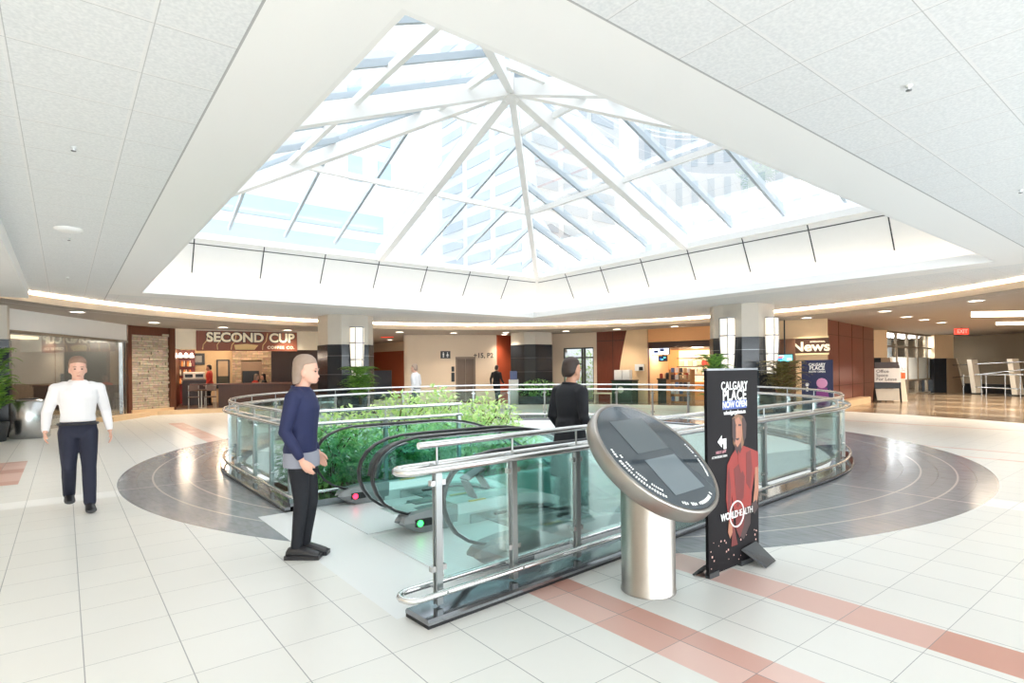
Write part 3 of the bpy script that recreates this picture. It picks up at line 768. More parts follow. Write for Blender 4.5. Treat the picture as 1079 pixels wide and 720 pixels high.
# ================================================================== COLUMNS
def octo(r, z, ch=.3):
    a, c = r, r * (1 - ch * 1.0)
    return [Vector((x, y, z)) for x, y in ((a, -c + .0), (a, c), (c, a), (-c, a), (-a, c), (-a, -c), (-c, -a), (c, -a))]
def column(name, loc, zt, zg, half=.84, ch=.42):
    t = struct_empty(name, loc)
    MB().rings([octo(half, zg, ch), octo(half, zt, ch)], smooth=False).build('upper_shaft', COLUMNP, t)
    MB().rings([octo(half + .02, 0, ch), octo(half + .02, zg, ch)], smooth=False).build('granite_cladding', GRANITE, t)
    jn = MB()
    for z in (.75, 1.45, 2.1): jn.rings([octo(half + .024, z, ch), octo(half + .024, z + .012, ch)], smooth=False)
    jn.build('cladding_joint', STEELD, t)
    return t
cl_ = (8.05, 20.0); cr = (17.35, 9.95)
column('column_left', (*cl_, 0), ZH, 2.5); column('column_right', (*cr, 0), ZH, 2.5)
c3 = GP(560.5, 27.2); column('column_back', c3, ZL, 2.72, .86)
def sconce(label, loc, rz):
    t = thing('sconce', label, 'lamp', loc, rz)
    S = [(.86, 0), (.9, .6), (.88, 1.1), (.62, 1.8)]
    def ring(z, w, d): return [Vector((-w, 0, z)), Vector((-w, -d * .35, z)), Vector((-w * .55, -d, z)), Vector((w * .55, -d, z)), Vector((w, -d * .35, z)), Vector((w, 0, z))]
    MB().rings([ring(.0, .17, .16), ring(.5, .22, .2), ring(1.1, .245, .23), ring(1.75, .24, .23)], smooth=False).build('glass_shade', SCONCE, t)
    fm = MB()
    for z, w, d in ((.0, .175, .165), (.62, .235, .215), (1.2, .25, .237), (1.75, .245, .237)):
        fm.rings([ring(z - .016, w + .012, d + .012), ring(z + .016, w + .012, d + .012)], smooth=False)
    for w, d in ((-.55, 1), (.55, 1)): 
        fm.tube([(.17 * w, -.165, .0), (.225 * w, -.205, .5), (.25 * w, -.236, 1.1), (.245 * w, -.236, 1.75)], .014, 5)
    fm.build('metal_strap', STEELD, t)
    MB().box((-.12, 0, .1), (.12, .06, 1.7)).build('back_plate', STEELD, t)
    return t
hs = .90
# left column: camera-side face (normal -y)
sconce('tall lit wall sconce on the left column', (cl_[0] + .03, cl_[1] - hs, 1.35), 0)
sconce('tall lit wall sconce on the left face of the right column', (cr[0] - hs, cr[1] - .05, 1.35), -pi / 2)
sconce('tall lit wall sconce on the right edge of the right column', (cr[0] + .05, cr[1] - hs, 1.35), 0)

# ================================================================== SHOPFRONTS
def wall(name, sg, mat, z0=0., z1=ZL, y=0., th=.15, x0=0., x1=None):
    o = MB().box((x0, 0, z0), (sg.L if x1 is None else x1, th, z1)).build(name, mat, None, sg.pt(0, y), sg.ang)
    return struct(o)

# --- left glazed unit
sA = Seg(-60, 12.9, 134, 20.3)
wall('wall_left_unit', sA, WHITE2, 2.72, ZL)
t = struct_empty('window_3', sA.A, sA.ang)
fr = MB(); xm = [sA.x(p) for p in (6, 128, 133)]
fr.box((0, -.04, 2.66), (sA.L, .1, 2.74)); fr.box((0, -.02, 0), (sA.L, .06, .08))
for x in [sA.x(8), sA.x(128.5), sA.x(131)]: fr.box((x - .035, -.05, 0), (x + .035, .08, 2.7))
fr.build('window_frame', STEEL, t)
MB().box((0, .0, .08), (sA.L, .012, 2.66)).build('glass_pane', GLASSCLEAR, t)
wall('wall_left_inner', sA, GREYWALL, 1.25, ZL, 2.4, .1, -3, sA.L + .6)
o = wall('wall_left_dado', sA, DARKBROWN, 0, 1.25, 2.38, .1, -3, sA.L + .6)
jm = MB()
for px in (58, 100): x = sA.x(px, 2.4); jm.box((x - .01, 2.385, 1.25), (x + .01, 2.395, 2.8))
jm.build('trim_5', DARKBROWN, None, sA.A, sA.ang)['kind'] = 'structure'
struct(MB().box((sA.L + .55, .1, 0), (sA.L + .62, 2.4, ZL)).build('wall_left_return', GREYWALL, None, sA.A, sA.ang))
# ceiling light strip glimpsed through the glass
x0, x1 = sA.x(8), sA.x(75)
tag(MB().box((x0, .9, 2.62), (x1, 1.25, 2.7)).build('light_strip', M('warm strip lamp', (255, 230, 196), .5, emit=.7, ecol=(255, 222, 180)), None, sA.A, sA.ang), 'warm light strip behind the glass front at left', 'light')
# dark pillar at the very left
v = GP(-14, 14.3); t = struct_empty('column_west', v)
MB().box((-.45, -.45, 0), (.45, .45, 2.45)).build('granite_cladding', GRANITE, t); MB().box((-.42, -.42, 2.45), (.42, .42, ZL)).build('upper_shaft', COLUMNP, t)
# trash can
v = GP(31, 14.1); t = thing('trash_can', 'round stainless steel trash can behind the walking person at left', 'trash can', v)
MB().lathe([(.38, 0), (.4, .03), (.4, .88), (.37, .93), (.2, .95)], seg=28).build('can_body', STEEL, t)
MB().lathe([(.2, .94), (.2, .97), (.01, .97)], seg=20).build('lid', BLACK, t)

# --- stone pier between timber posts
sB = Seg(133, 20.35, 183, 22.2)
for px0, px1 in ((133, 137), (177.5, 183)):
    struct(MB().box((sB.x(px0), -.1, 0), (sB.x(px1), .3, ZL)).build('trim_6', BROWN, None, sB.A, sB.ang))
STONE = stone_mat('stacked ledgestone', (206, 186, 158), (168, 148, 122), .42, .085)
o = MB(); rd = random.Random(3); xL, xR = sB.x(137), sB.x(177.5); z = .25
while z < 2.98:
    x = xL; hgt = rd.uniform(.06, .11)
    while x < xR - .02:
        ln = min(rd.uniform(.2, .6), xR - x); o.box((x, rd.uniform(-.05, .02), z), (x + ln - .004, .2, z + hgt - .004)); x += ln
    z += hgt
struct(o.build('wall_stone_pier', STONE, None, sB.A, sB.ang))
struct(MB().box((xL - .05, -.15, 0), (xR + .1, .2, .25)).build('baseboard_stone', BEIGE2, None, sB.A, sB.ang))
struct(MB().box((xL, -.02, 2.98), (xR, .3, ZL)).build('wall_stone_header', BROWN, None, sB.A, sB.ang))
struct(MB().box((sA.x(100), -.55, 0), (sA.L + .4, 0, .14)).build('trim_7', BEIGE2, None, sA.A, sA.ang))

# --- cafe
sC = Seg(183, 22.2, 346, 24.9)
wall('wall_cafe_header', sC, CREAM, 2.5, ZL)
struct(MB().box((-1.5, -.7, 0), (sC.L, 0, .14)).build('trim_8', BEIGE2, None, sC.A, sC.ang))
struct(MB().box((-1, 5.2, 0), (sC.L + 1.5, 5.35, ZL)).build('wall_cafe_back', M('cafe cream wall', (212, 182, 140), .6, var=.06), None, sC.A, sC.ang))
struct(MB().box((-.1, 0, 0), (-.02, 5.2, ZL)).build('wall_cafe_side', BROWN, None, sC.A, sC.ang))
struct(MB().box((sC.x(286, 2.0), 2.0, 0), (sC.L + .3, 2.15, ZL)).build('wall_cafe_dark', M('dark umber wall', (84, 60, 48), .5, var=.06), None, sC.A, sC.ang))
struct(MB().box((0, .01, .13), (sC.L, 5.2, .142)).build('floor_cafe', M('brown cafe floor', (92, 66, 50), .4, var=.1), None, sC.A, sC.ang))
xs0, xs1 = sC.x(207), sC.x(313)
t = thing('shop_sign', 'red brown cafe sign board with large cream serif letters and a steaming cup', 'sign', sC.pt((xs0 + xs1) / 2, -.02, sC.z(260, 370)), sC.ang)
sw = xs1 - xs0; shh = sC.z(260, 349.5) - sC.z(260, 370)
MB().box((-sw / 2, -.06, 0), (sw / 2, 0, shh)).build('sign_board', M('russet sign board', (136, 74, 50), .5, var=.08), t)
LET = M('cream sign letters', (250, 238, 210), .5); LETD = M('dark letter outline', (60, 34, 26), .5)
text('letter_outline', 'SECOND', shh * .64, LETD, t, (-sw * .125, -.066, shh * .66), ext=.006, bold=.045, sx=1.02); text('letter_outline', 'CUP', shh * .64, LETD, t, (sw * .34, -.066, shh * .66), ext=.006, bold=.045)
text('lettering', 'SECOND', shh * .64, LET, t, (-sw * .125, -.075, shh * .66), ext=.015, bold=.018, sx=1.02)
text('lettering', 'CUP', shh * .64, LET, t, (sw * .34, -.075, shh * .66), ext=.015, bold=.018, sx=1.0)
text('lettering', 'COFFEE CO.', shh * .2, LET, t, (sw * .33, -.075, shh * .18), ext=.01, bold=.004, space=1.25)
st = MB()
for px_, a in ((-.44, .02), (-.3, -.02), (-.17, .03), (.14, .02)):
    st.tube([(px_ * sw, -.07, shh * .06), (px_ * sw + a, -.07, shh * .3), (px_ * sw + .12 + a, -.07, shh * .5), (px_ * sw + .2, -.07, shh * .92)], .018, 5)
cupm = [(-.14, .3), (-.13, .06), (.06, .06), (.1, .3), (-.02, .36)]
st.prism([(x * sw, -.075, z * shh) for x, z in cupm], (0, .012, 0)); st.build('cup_emblem', M('pale gold emblem', (226, 190, 130), .5), t)
# half wall and counter
xh0, xh1 = sC.x(200), sC.L
WAL = wood_mat('walnut panel', (60, 34, 22), (84, 50, 32), .45)
t = thing('half_wall', 'dark walnut half wall along the cafe front', 'partition', sC.pt(xh0, .5, .14), sC.ang)
MB().box((1.0, 0, 0), (xh1 - xh0, .1, .92)).build('panel', WAL, t); MB().box((-.02, -.06, .92), (xh1 - xh0, .2, .98), .01).build('ledge', BROWN, t)
# fireplace
xf0, xf1 = sC.x(245, 4.9), sC.x(286, 4.9)
t = thing('fireplace', 'stacked stone fireplace with a dark firebox at the cafe back wall', 'fireplace', sC.pt((xf0 + xf1) / 2, 4.9, .14), sC.ang)
fw = (xf1 - xf0) / 2; STONE2 = stone_mat('fireplace stone', (190, 160, 126), (150, 124, 96), .5, .12)
f_ = MB(); rd = random.Random(9); z = 0.
while z < 2.9:
    for (a, b_) in ((-fw, -fw * .55), (fw * .5, fw)) if z < 1.95 else ((-fw, fw),):
        x = a
        while x < b_ - .02:
            ln = min(rd.uniform(.2, .5), b_ - x); f_.box((x, rd.uniform(-.05, .02), z), (x + ln - .005, .3, z + .13)); x += ln
    z += .135
f_.build('stone_surround', STONE2, t)
MB().box((-fw * .6, .05, 0), (fw * .55, .28, 1.95)).build('chimney_breast', M('taupe render', (140, 116, 96), .6), t)
MB().box((-fw * .5, -.02, .75), (fw * .35, .06, 1.5), .01).build('firebox', BLACK, t)
xp0, xp1 = sC.x(228, 5.1), sC.x(242, 5.1)
t = thing('framed_picture', 'dark framed landscape picture on the cafe back wall', 'picture', sC.pt((xp0 + xp1) / 2, 5.16, 1.45), sC.ang)
pw_ = (xp1 - xp0) / 2; MB().box((-pw_, -.05, -.65), (pw_, .0, .75)).build('frame', BLACK, t)
MB().box((-pw_ + .07, -.06, -.05), (pw_ - .07, -.05, .68)).build('print', M('pale landscape print', (176, 150, 120), .6, var=.3, scale=2), t); MB().box((-pw_ + .07, -.06, -.58), (pw_ - .07, -.05, -.05)).build('print', M('dark landscape print', (60, 58, 44), .6, var=.3, scale=2), t)
xp = sC.x(208, 4.6); t = thing('framed_picture', 'small dark square frame high on the cafe back wall', 'picture', sC.pt(xp, 5.16, 2.2), sC.ang)
MB().box((-.3, -.05, -.25), (.3, 0, .3)).build('frame', BLACK, t); MB().box((-.18, -.06, -.14), (.18, -.05, .18)).build('print', M('grey print', (150, 150, 146), .6), t)
# red backlit shelving
xq0, xq1 = sC.x(184, 4.2), sC.x(205, 4.2)
t = thing('shelving_unit', 'dark red backlit shelving behind the cafe counter', 'shelf', sC.pt((xq0 + xq1) / 2, 4.9, .14), sC.ang)
q = (xq1 - xq0) / 2
MB().box((-q, .0, 0), (q, .2, 2.5)).build('back_panel', M('deep red panel', (110, 34, 26), .4, var=.2, scale=4, emit=.15), t)
for z in (.9, 1.3, 1.7, 2.1): MB().box((-q, -.25, z), (q, 0, z + .03)).build('shelf', DARKBROWN, t)
rd = random.Random(12); BOT = [M('glowing amber bottle', (190, 110, 50), .3, emit=.3), M('cream bag', (230, 214, 186), .5), M('brown jar', (110, 66, 40), .4)]  # amber glass given its own glow in place of backlight shining through
for z, nm in ((.93, 'lowest'), (1.33, 'second lowest'), (1.73, 'second highest')):
    for k in range(6):
        x = -q + .2 + k * (2 * q - .4) / 5; p = sC.pt((xq0 + xq1) / 2 + x, 4.77, z + .14)
        tag(MB().lathe([(.06, 0), (.065, .14), (.03, .2), (.025, .26)], seg=10).build('bottle', BOT[(k + int(z * 10)) % 3], None, p), 'bottle on the %s red shelf in the cafe' % nm, 'bottle', 'bottles on the %s shelf' % nm)
# service counter
xc0, xc1 = max(.15, sC.x(184, 3.0)), sC.x(222, 3.0)
t = thing('service_counter', 'dark service counter inside the cafe by the red shelving', 'counter', sC.pt(xc0, 3.0, .14), sC.ang)
MB().box((0, 0, 0), (xc1 - xc0, .6, 1.1)).build('counter_body', DARKBROWN, t); MB().box((-.03, -.05, 1.1), (xc1 - xc0 + .03, .65, 1.15), .01).build('countertop', M('speckled stone top', (120, 100, 84), .3, var=.3, scale=20), t)
for k, (px, lab) in enumerate(((199, 'white coffee machine on the cafe counter'), (210, 'small white till on the cafe counter'))):
    t = thing('coffee_machine' if k == 0 else 'cash_register', lab, 'machine', sC.pt(sC.x(px, 3.2), 3.3, 1.29), sC.ang)
    MB().box((-.22, -.2, 0), (.22, .2, .32), .03).build('housing', M('white enamel', (226, 222, 214), .35), t); MB().box((-.15, -.21, .08), (.15, -.19, .22)).build('front_panel', BLACK, t)
# chairs
CH = M('brown chair timber', (92, 62, 44), .4); CHL = M('pale chair steel', (190, 184, 174), .3, .8)
def cafe_chair(label, loc, rz):
    t = thing('cafe_chair', label, 'chair', loc, rz)
    MB().box((-.2, -.2, .44), (.2, .2, .48), .01).build('seat', CH, t)
    b_ = MB(); b_.box((-.2, .17, .7), (.2, .2, .92), .01); b_.build('backrest', CH, t)
    for x in (-.18, .18):
        MB().tube([(x, -.18, 0), (x * .95, -.17, .44)], .014, 6).build('leg', CHL, t); MB().tube([(x, .22, 0), (x * .95, .18, .46), (x * .95, .19, .92)], .014, 6).build('leg', CHL, t)
    return t
cafe_chair('brown cafe chair with pale steel legs nearest the stone pier', sC.pt(sC.x(204, .25), .15, .14), sC.ang + pi)
cafe_chair('brown cafe chair with pale steel legs in front of the half wall', sC.pt(sC.x(221, .25), .15, .14), sC.ang + pi + .15)
t = thing('cafe_table', 'small round cafe table between the two brown chairs', 'table', sC.pt(sC.x(212, .2), .15, .14), 0)
MB().lathe([(.3, .72), (.32, .74), (.3, .76)], seg=20).build('tabletop', CH, t); MB().cyl((0, 0, .02), (0, 0, .72), .03, 10).build('pedestal', CHL, t); MB().lathe([(.2, 0), (.2, .02), (.03, .04)], seg=16).build('base', CHL, t)
for k in range(3):
    t = thing('pendant_lamp', ('small lit pendant lamp over the cafe counter, nearest the red shelving', 'small lit pendant lamp over the middle of the cafe counter', 'small lit pendant lamp over the cafe counter end')[k], 'lamp', sC.pt(sC.x(190 + 6 * k, 3.2), 3.3, ZL), sC.ang)
    MB().cyl((0, 0, -.85), (0, 0, 0), .008, 6).build('cord', BLACK, t); MB().lathe([(.03, -.85), (.1, -1.02), (.08, -1.04)], seg=12).build('lamp_shade', LAMP, t)

# --- corridor with red-brown wall beyond the left column
sD = Seg(392, 36, 432, 33)
wall('wall_corridor', sD, BRICKRED, 0, 2.75); wall('wall_corridor_header', sD, BEIGE, 2.75, ZL)
sD0 = Seg(346, 30, 392, 36); wall('wall_corridor_side', sD0, BEIGE)
# dark panel beside the corridor
t = thing('display_screen', 'dark blue grey display board in front of the red corridor wall', 'board', GP(402, 31), Seg(392, 31, 412, 31).ang)
MB().box((-.55, -.03, .1), (.55, .03, 1.6)).build('board', M('slate board', (66, 74, 92), .4, var=.1), t); MB().box((-.4, -.2, 0), (.4, .2, .1)).build('base', BLACK, t)
# --- elevator wall
sE = Seg(428, 27.6, 523.5, 28.4)
wall('wall_elevator', sE, BEIGE)
struct(MB().box((-.1, .15, 0), (0, 5, ZL)).build('wall_elevator_return', BEIGE, None, sE.A, sE.ang))
xe0, xe1 = sE.x(480.5), sE.x(500.5)
t = struct_empty('door_1', sE.pt((xe0 + xe1) / 2, -.02), sE.ang); dw = (xe1 - xe0) / 2
DM = M('bronze elevator door', (104, 88, 76), .5, .1, var=.05)
MB().box((-dw + .06, -.0, 0), (-.005, .04, 2.12)).build('door_leaf', DM, t); MB().box((.005, -.0, 0), (dw - .06, .04, 2.12)).build('door_leaf', DM, t)
MB().box((-dw - .02, -.04, 0), (-dw + .06, .05, 2.2)).box((dw - .06, -.04, 0), (dw + .02, .05, 2.2)).box((-dw - .02, -.04, 2.12), (dw + .02, .05, 2.22)).build('door_frame', M('bronze door frame', (128, 112, 98), .5, .1), t)
xr = sE.x(469.5); zr = sE.z(469.5, 374)
t = thing('restroom_sign', 'black restroom sign with white man and woman figures', 'sign', sE.pt(xr, -.01, zr), sE.ang)
MB().box((-.24, -.03, -.18), (.24, 0, .18)).build('sign_board', BLACK, t)
fg = MB()
for x in (-.1, .1):
    fg.cyl((x, -.036, .1), (x, -.03, .1), .026, 10)
    if x < 0: fg.box((x - .035, -.036, -.02), (x + .035, -.03, .065)); fg.box((x - .028, -.036, -.13), (x - .004, -.03, -.02)); fg.box((x + .004, -.036, -.13), (x + .028, -.03, -.02))
    else: fg.prism([(x - .02, -.036, .065), (x + .02, -.036, .065), (x + .065, -.036, -.06), (x - .065, -.036, -.06)], (0, .006, 0)); fg.box((x - .025, -.036, -.13), (x - .004, -.03, -.06)); fg.box((x + .004, -.036, -.13), (x + .025, -.03, -.06))
fg.build('figures', INK, t)
t = thing('call_panel', 'dark elevator call panel left of the elevator door', 'panel', sE.pt(sE.x(477.2), -.01, 1.0), sE.ang)
MB().box((-.08, -.03, .0), (.08, 0, .45), .01).build('button_plate', BLACK, t); MB().box((-.07, -.03, .5), (.07, 0, .75), .01).build('indicator_plate', BLACK, t)
t = thing('lettering_sign', 'dark +15 P2 lettering right of the elevator door', 'sign', sE.pt(sE.x(509.5), -.012, sE.z(509.5, 375)), sE.ang)
text('lettering', '+15, P2', .34, M('dark bronze letters', (70, 60, 54), .5), t, (0, -.01, 0), bold=.006, sx=.95)
# red wall, next the back column
sF = Seg(523.5, 28.4, 543, 29.5); wall('wall_red', sF, RUST)
sF2 = Seg(543, 29.5, 582, 28.5); wall('wall_behind_column', sF2, BEIGE)
# brochure stand
t = thing('brochure_stand', 'white pedestal with a dark blue screen beside the back column', 'stand', GP(541, 25.9), Seg(523, 26, 560, 26).ang)
MB().box((-.22, -.1, 0), (.22, .1, 1.12), .02).build('pedestal', WHITE2, t); MB().box((-.16, -.06, 1.12), (.16, .06, 1.5), .02).build('screen', M('dark blue screen', (56, 66, 100), .3, emit=.2), t)
# planter hedge below the back column
t = thing('hedge_planter', 'low dark green hedge in a trough at the foot of the back column', 'planter', GP(566, 25.6), Seg(550, 26, 580, 26).ang)
MB().box((-.85, -.25, 0), (.85, .25, .35)).build('trough', POT, t); f = MB(); leaves(f, (0, 0, .7), (.85, .3, .42), 700, .13, 55, shell=.3); f.build('foliage', LEAFD, t)
# --- wall with glass door to the outside
sG = Seg(580, 28.2, 629, 27.0)
xd0, xd1 = sG.x(594), sG.x(625.5); zd = sG.z(610, 366.5)
o = MB().box((0, 0, 0), (xd0, .15, ZL)).box((xd1, 0, 0), (sG.L, .15, ZL)).box((xd0, 0, zd), (xd1, .15, ZL)).build('wall_garden_door', BEIGE, None, sG.A, sG.ang); struct(o)
t = struct_empty('door_2', sG.pt(xd0, .02), sG.ang); W_ = xd1 - xd0
fr = MB(); DKF = M('dark door frame', (70, 72, 66), .4)
for x in (0, W_ * .62, W_ * .70, W_): fr.box((x - .04, 0, 0), (x + .04, .08, zd))
for z in (.0, zd - .06, zd * .80, zd * .68): fr.box((0, 0, z), (W_ * (1 if z != zd * .68 else .64), .08, z + .07))
fr.build('door_frame', DKF, t); MB().box((0, .03, 0), (W_, .04, zd)).build('glass_pane', GLASSCLEAR, t)
t = thing('garden_hedge', 'sunlit green hedge outside the glass door', 'hedge', sG.pt((xd0 + xd1) / 2, 3.2, 0), sG.ang); f = MB(); leaves(f, (0, 0, 1.2), (3.2, .8, 1.5), 2200, .2, 77, shell=.4); f.build('foliage', LEAF, t)
MB().box((-3, -.1, 0), (3, .3, .5)).build('planter_wall', WHITE2, t)
# --- curved beige pier and timber panelling
sH = Seg(629, 27.0, 683, 25.4)
wall('wall_timber_panel', sH, REDWOOD)
jm = MB(); x = sH.x(646); jm.box((x - .012, -.01, .6), (x + .012, 0, ZL)); jm.box((0, -.01, 2.85), (sH.L, 0, 2.88)); struct(jm.build('trim_9', DARKBROWN, None, sH.A, sH.ang))
pl = []
for k in range(13):
    py = 350 + (425 - 350) * k / 12; u_ = k / 12
    px = 662 - 9.5 * sin(min(1, u_ * 1.15) * pi / 2)
    pl.append((sH.x(px), max(0, ZL * (1 - u_))))
poly = pl + [(sH.L, 0), (sH.L, ZL)]
struct(MB().prism([(x, -.12, z) for x, z in poly], (0, .1, 0)).build('wall_curved_pier', BEIGE2, None, sH.A, sH.ang))
t = thing('condiment_station', 'dark green waste station with white dispensers beside the curved pier', 'cabinet', sH.pt(sH.x(664), -.55, 0), sH.ang)
MB().box((-.5, -.3, 0), (.5, .3, 1.0), .01).build('cabinet', M('dark green laminate', (40, 66, 52), .4), t); MB().box((-.54, -.33, 1.0), (.54, .33, 1.05)).build('countertop', BLACK, t)
for x in (-.3, .1): MB().box((x - .18, -.1, 1.05), (x + .18, .2, 1.5), .02).build('dispenser', WHITE2, t)
MB().cyl((-.05, -.31, .62), (-.05, -.302, .62), .15, 16).build('round_emblem', M('pale emblem', (190, 200, 180), .5), t)
t = thing('dispenser_box', 'black and white box fixed beside the food counter opening', 'box', sH.pt(sH.x(676), -.2, 1.45), sH.ang)
MB().box((-.2, -.08, 0), (.2, .06, .3), .01).build('housing', WHITE2, t); MB().box((.02, -.1, .02), (.2, -.08, .18)).build('front_panel', BLACK, t)
t = thing('bench', 'pale low bench in front of the timber panelling', 'bench', sH.pt(sH.x(642), -.5, 0), sH.ang)
MB().box((-.5, -.2, .4), (.5, .2, .46), .01).build('seat', CREAM, t); MB().box((-.45, -.15, 0), (-.38, .15, .4)).build('leg', CREAM, t); MB().box((.38, -.15, 0), (.45, .15, .4)).build('leg', CREAM, t)
# --- food counter
sI = Seg(683, 25.4, 752, 23.6)
ORG = M('warm orange soffit', (236, 176, 120), .6, var=.04)
wall('wall_food_header', sI, ORG, 2.72, ZL); struct(MB().box((-.5, 3.2, 0), (sI.L + 1.5, 3.35, ZL)).build('wall_food_back', ORG, None, sI.A, sI.ang))
struct(MB().box((-.55, 0, 0), (-.4, 3.2, ZL)).build('wall_food_side', BEIGE2, None, sI.A, sI.ang))
struct(MB().box((0, .1, 2.45), (sI.L + .5, 3.2, 2.72)).build('trim_10', DARKBROWN, None, sI.A, sI.ang))
def screen(label, px0, px1, py0, py1, yo, sg, cols, seed):
    x0, x1 = sg.x(px0, yo), sg.x(px1, yo); z1, z0 = sg.z(px0, py0, yo), sg.z(px0, py1, yo)
    t = thing('menu_screen', label, 'screen', sg.pt((x0 + x1) / 2, yo, (z0 + z1) / 2), sg.ang); w_, h_ = (x1 - x0) / 2, (z1 - z0) / 2
    MB().box((-w_, 0, -h_), (w_, .08, h_)).build('housing', BLACK, t); MB().box((-w_ + .03, -.01, -h_ + .03), (w_ - .03, 0, h_ - .03)).build('display', cols[0], t)
    zc = (z0 + z1) / 2; MB().cyl((0, .05, h_), (0, .05, ZL - zc), .025, 8).build('hanger', BLACK, t)
    rd = random.Random(seed)
    for k in range(4):
        a, b_ = rd.uniform(-.8, .3), rd.uniform(-.7, .3)
        MB().box((a * w_, -.016 - .001 * k, b_ * h_), ((a + .5) * w_, -.01, (b_ + .4) * h_)).build('display_block', cols[1 + k % (len(cols) - 1)], t)
SCW = M('white lit screen', (214, 228, 250), .3, emit=.9); SCB = M('blue lit screen', (46, 92, 170), .3, emit=.7); SCN = M('navy lit screen', (24, 40, 84), .3, emit=.2); SCT = M('teal lit screen', (90, 200, 210), .3, emit=.8); SCR = M('red lit patch', (210, 60, 60), .3, emit=.5)
screen('white and blue menu screen hung high in the food counter', 687, 705.5, 362, 374.5, 1.0, sI, [SCW, SCB, SCN], 2)
screen('small blue screen below the white menu screen', 694, 703, 375, 381, 1.2, sI, [SCN, SCB, SCT], 4)
t = thing('food_counter', 'warm wooden food counter with a dark end panel', 'counter', sI.pt(sI.x(688), .5, 0), sI.ang); Lc = sI.x(722) - sI.x(688)
OAK = wood_mat('warm oak', (168, 114, 70), (198, 146, 98), .4)
MB().box((.4, 0, 0), (Lc, .6, 1.05)).build('counter_body', OAK, t); MB().box((0, 0, 0), (.4, .6, 1.05)).build('end_panel', M('dark green panel', (40, 52, 46), .4), t); MB().box((-.03, -.05, 1.05), (Lc, .65, 1.1)).build('countertop', M('dark stone top', (64, 50, 44), .3), t)
rd = random.Random(31); CT = [M('red tin', (170, 60, 44), .4), M('cream tin', (230, 206, 168), .4), M('black jar', (40, 34, 32), .4), M('amber jar', (196, 130, 60), .3)]
for k in range(9):
    p = sI.pt(sI.x(688) + .15 + k * (Lc - .3) / 8, .55 + .2 * (k % 2), 1.1); hh = .18 + .12 * rd.random()
    tag(MB().lathe([(.07, 0), (.08, .02), (.08, hh), (.05, hh + .04)], seg=10).build('jar', CT[k % 4], None, p), 'jar among the goods standing on the wooden food counter', 'jar', 'jars on the food counter')
t = thing('display_shelf', 'lit shelving of white goods at the back of the food counter', 'shelf', sI.pt(sI.x(714, 2.8), 2.9, 0), sI.ang); Ls = sI.x(752, 2.8) - sI.x(714, 2.8)
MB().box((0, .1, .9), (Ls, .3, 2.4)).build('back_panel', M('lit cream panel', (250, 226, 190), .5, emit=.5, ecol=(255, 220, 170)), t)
for z in (1.2, 1.6, 2.0): MB().box((0, -.2, z), (Ls, .1, z + .04)).build('shelf', DARKBROWN, t)
GD = [M('white carton', (240, 238, 232), .5), M('red carton', (206, 80, 66), .5), M('cream carton', (236, 220, 190), .5)]
for z, nm in ((1.64, 'upper'), (1.24, 'lower')):
    for k in range(7):
        p = sI.pt(sI.x(714, 2.8) + .12 + k * (Ls - .2) / 7, 2.8, z); tag(MB().box((0, -.08, 0), (.2, .08, .24 + .04 * (k % 2)), .01).build('carton', GD[1 if (k > 4 and z > 1.5) else (0 if k % 2 else 2)], None, p, sI.ang), 'carton on the %s shelf behind the food counter' % nm, 'carton', 'cartons on the %s food shelf' % nm)
# magazine rack
t = thing('magazine_rack', 'tall rack of small packets in front of the food counter', 'rack', sI.pt(sI.x(724), -.6, 0), sI.ang)
for x in (-.45, .45): MB().box((x - .03, -.2, 0), (x + .03, .2, 1.5)).build('side_panel', OAK, t)
for k in range(5): MB().box((-.45, -.2, .15 + k * .3), (.45, .2, .17 + k * .3)).build('shelf', OAK, t)
rd = random.Random(41); PK = [M('tan packet', (196, 160, 120), .5), M('dark packet', (80, 70, 70), .5), M('white packet', (230, 226, 220), .5), M('blue packet', (90, 110, 150), .5)]
for k in range(5):
    for q in range(5):
        p = sI.pt(sI.x(724) - .36 + q * .18, -.68, .17 + k * .3)
        tag(MB().box((-.07, -.03, 0), (.07, .03, .2), .008).build('packet', PK[rd.randrange(4)], None, p, sI.ang), 'small packet on the rack in front of the food counter', 'packet', 'packets on the rack')
# --- news stand
sJ = Seg(800, 22.0, 872, 20.6)
wall('wall_news', sJ, BEIGE2); 
xn0, xn1 = sJ.x(837), sJ.x(874); zn0, zn1 = sJ.z(855, 374), sJ.z(855, 355)
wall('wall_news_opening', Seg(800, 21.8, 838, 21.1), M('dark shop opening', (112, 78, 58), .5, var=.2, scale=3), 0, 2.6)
t = thing('shop_sign', 'dark news stand sign with cream serif lettering and gold bars', 'sign', sJ.pt((xn0 + xn1) / 2, -.02, (zn0 + zn1) / 2), sJ.ang); w_, h_ = (xn1 - xn0) / 2, (zn1 - zn0) / 2
MB().box((-w_, -.06, -h_), (w_, 0, h_)).build('sign_board', M('umber sign board', (74, 48, 36), .45), t)
for z in (h_ * .92, -h_ * .92): MB().box((-w_, -.09, z - .03), (w_, -.05, z + .03)).build('gold_bar', M('cream gold bar', (236, 212, 168), .4), t)
text('lettering', 'News', h_ * 1.45, LET, t, (-w_ * .02, -.075, -h_ * .14), ext=.014, bold=.012, sx=1.12)
text('lettering', 'INTERNATIONAL', h_ * .2, LET, t, (w_ * .38, -.075, h_ * .42), ext=.012, bold=.002, sx=.95)
screen('bright teal and white screen beside the news stand plant', 817.5, 836, 373.5, 382, -.3, sJ, [SCT, SCW, SCR, SCB], 8)
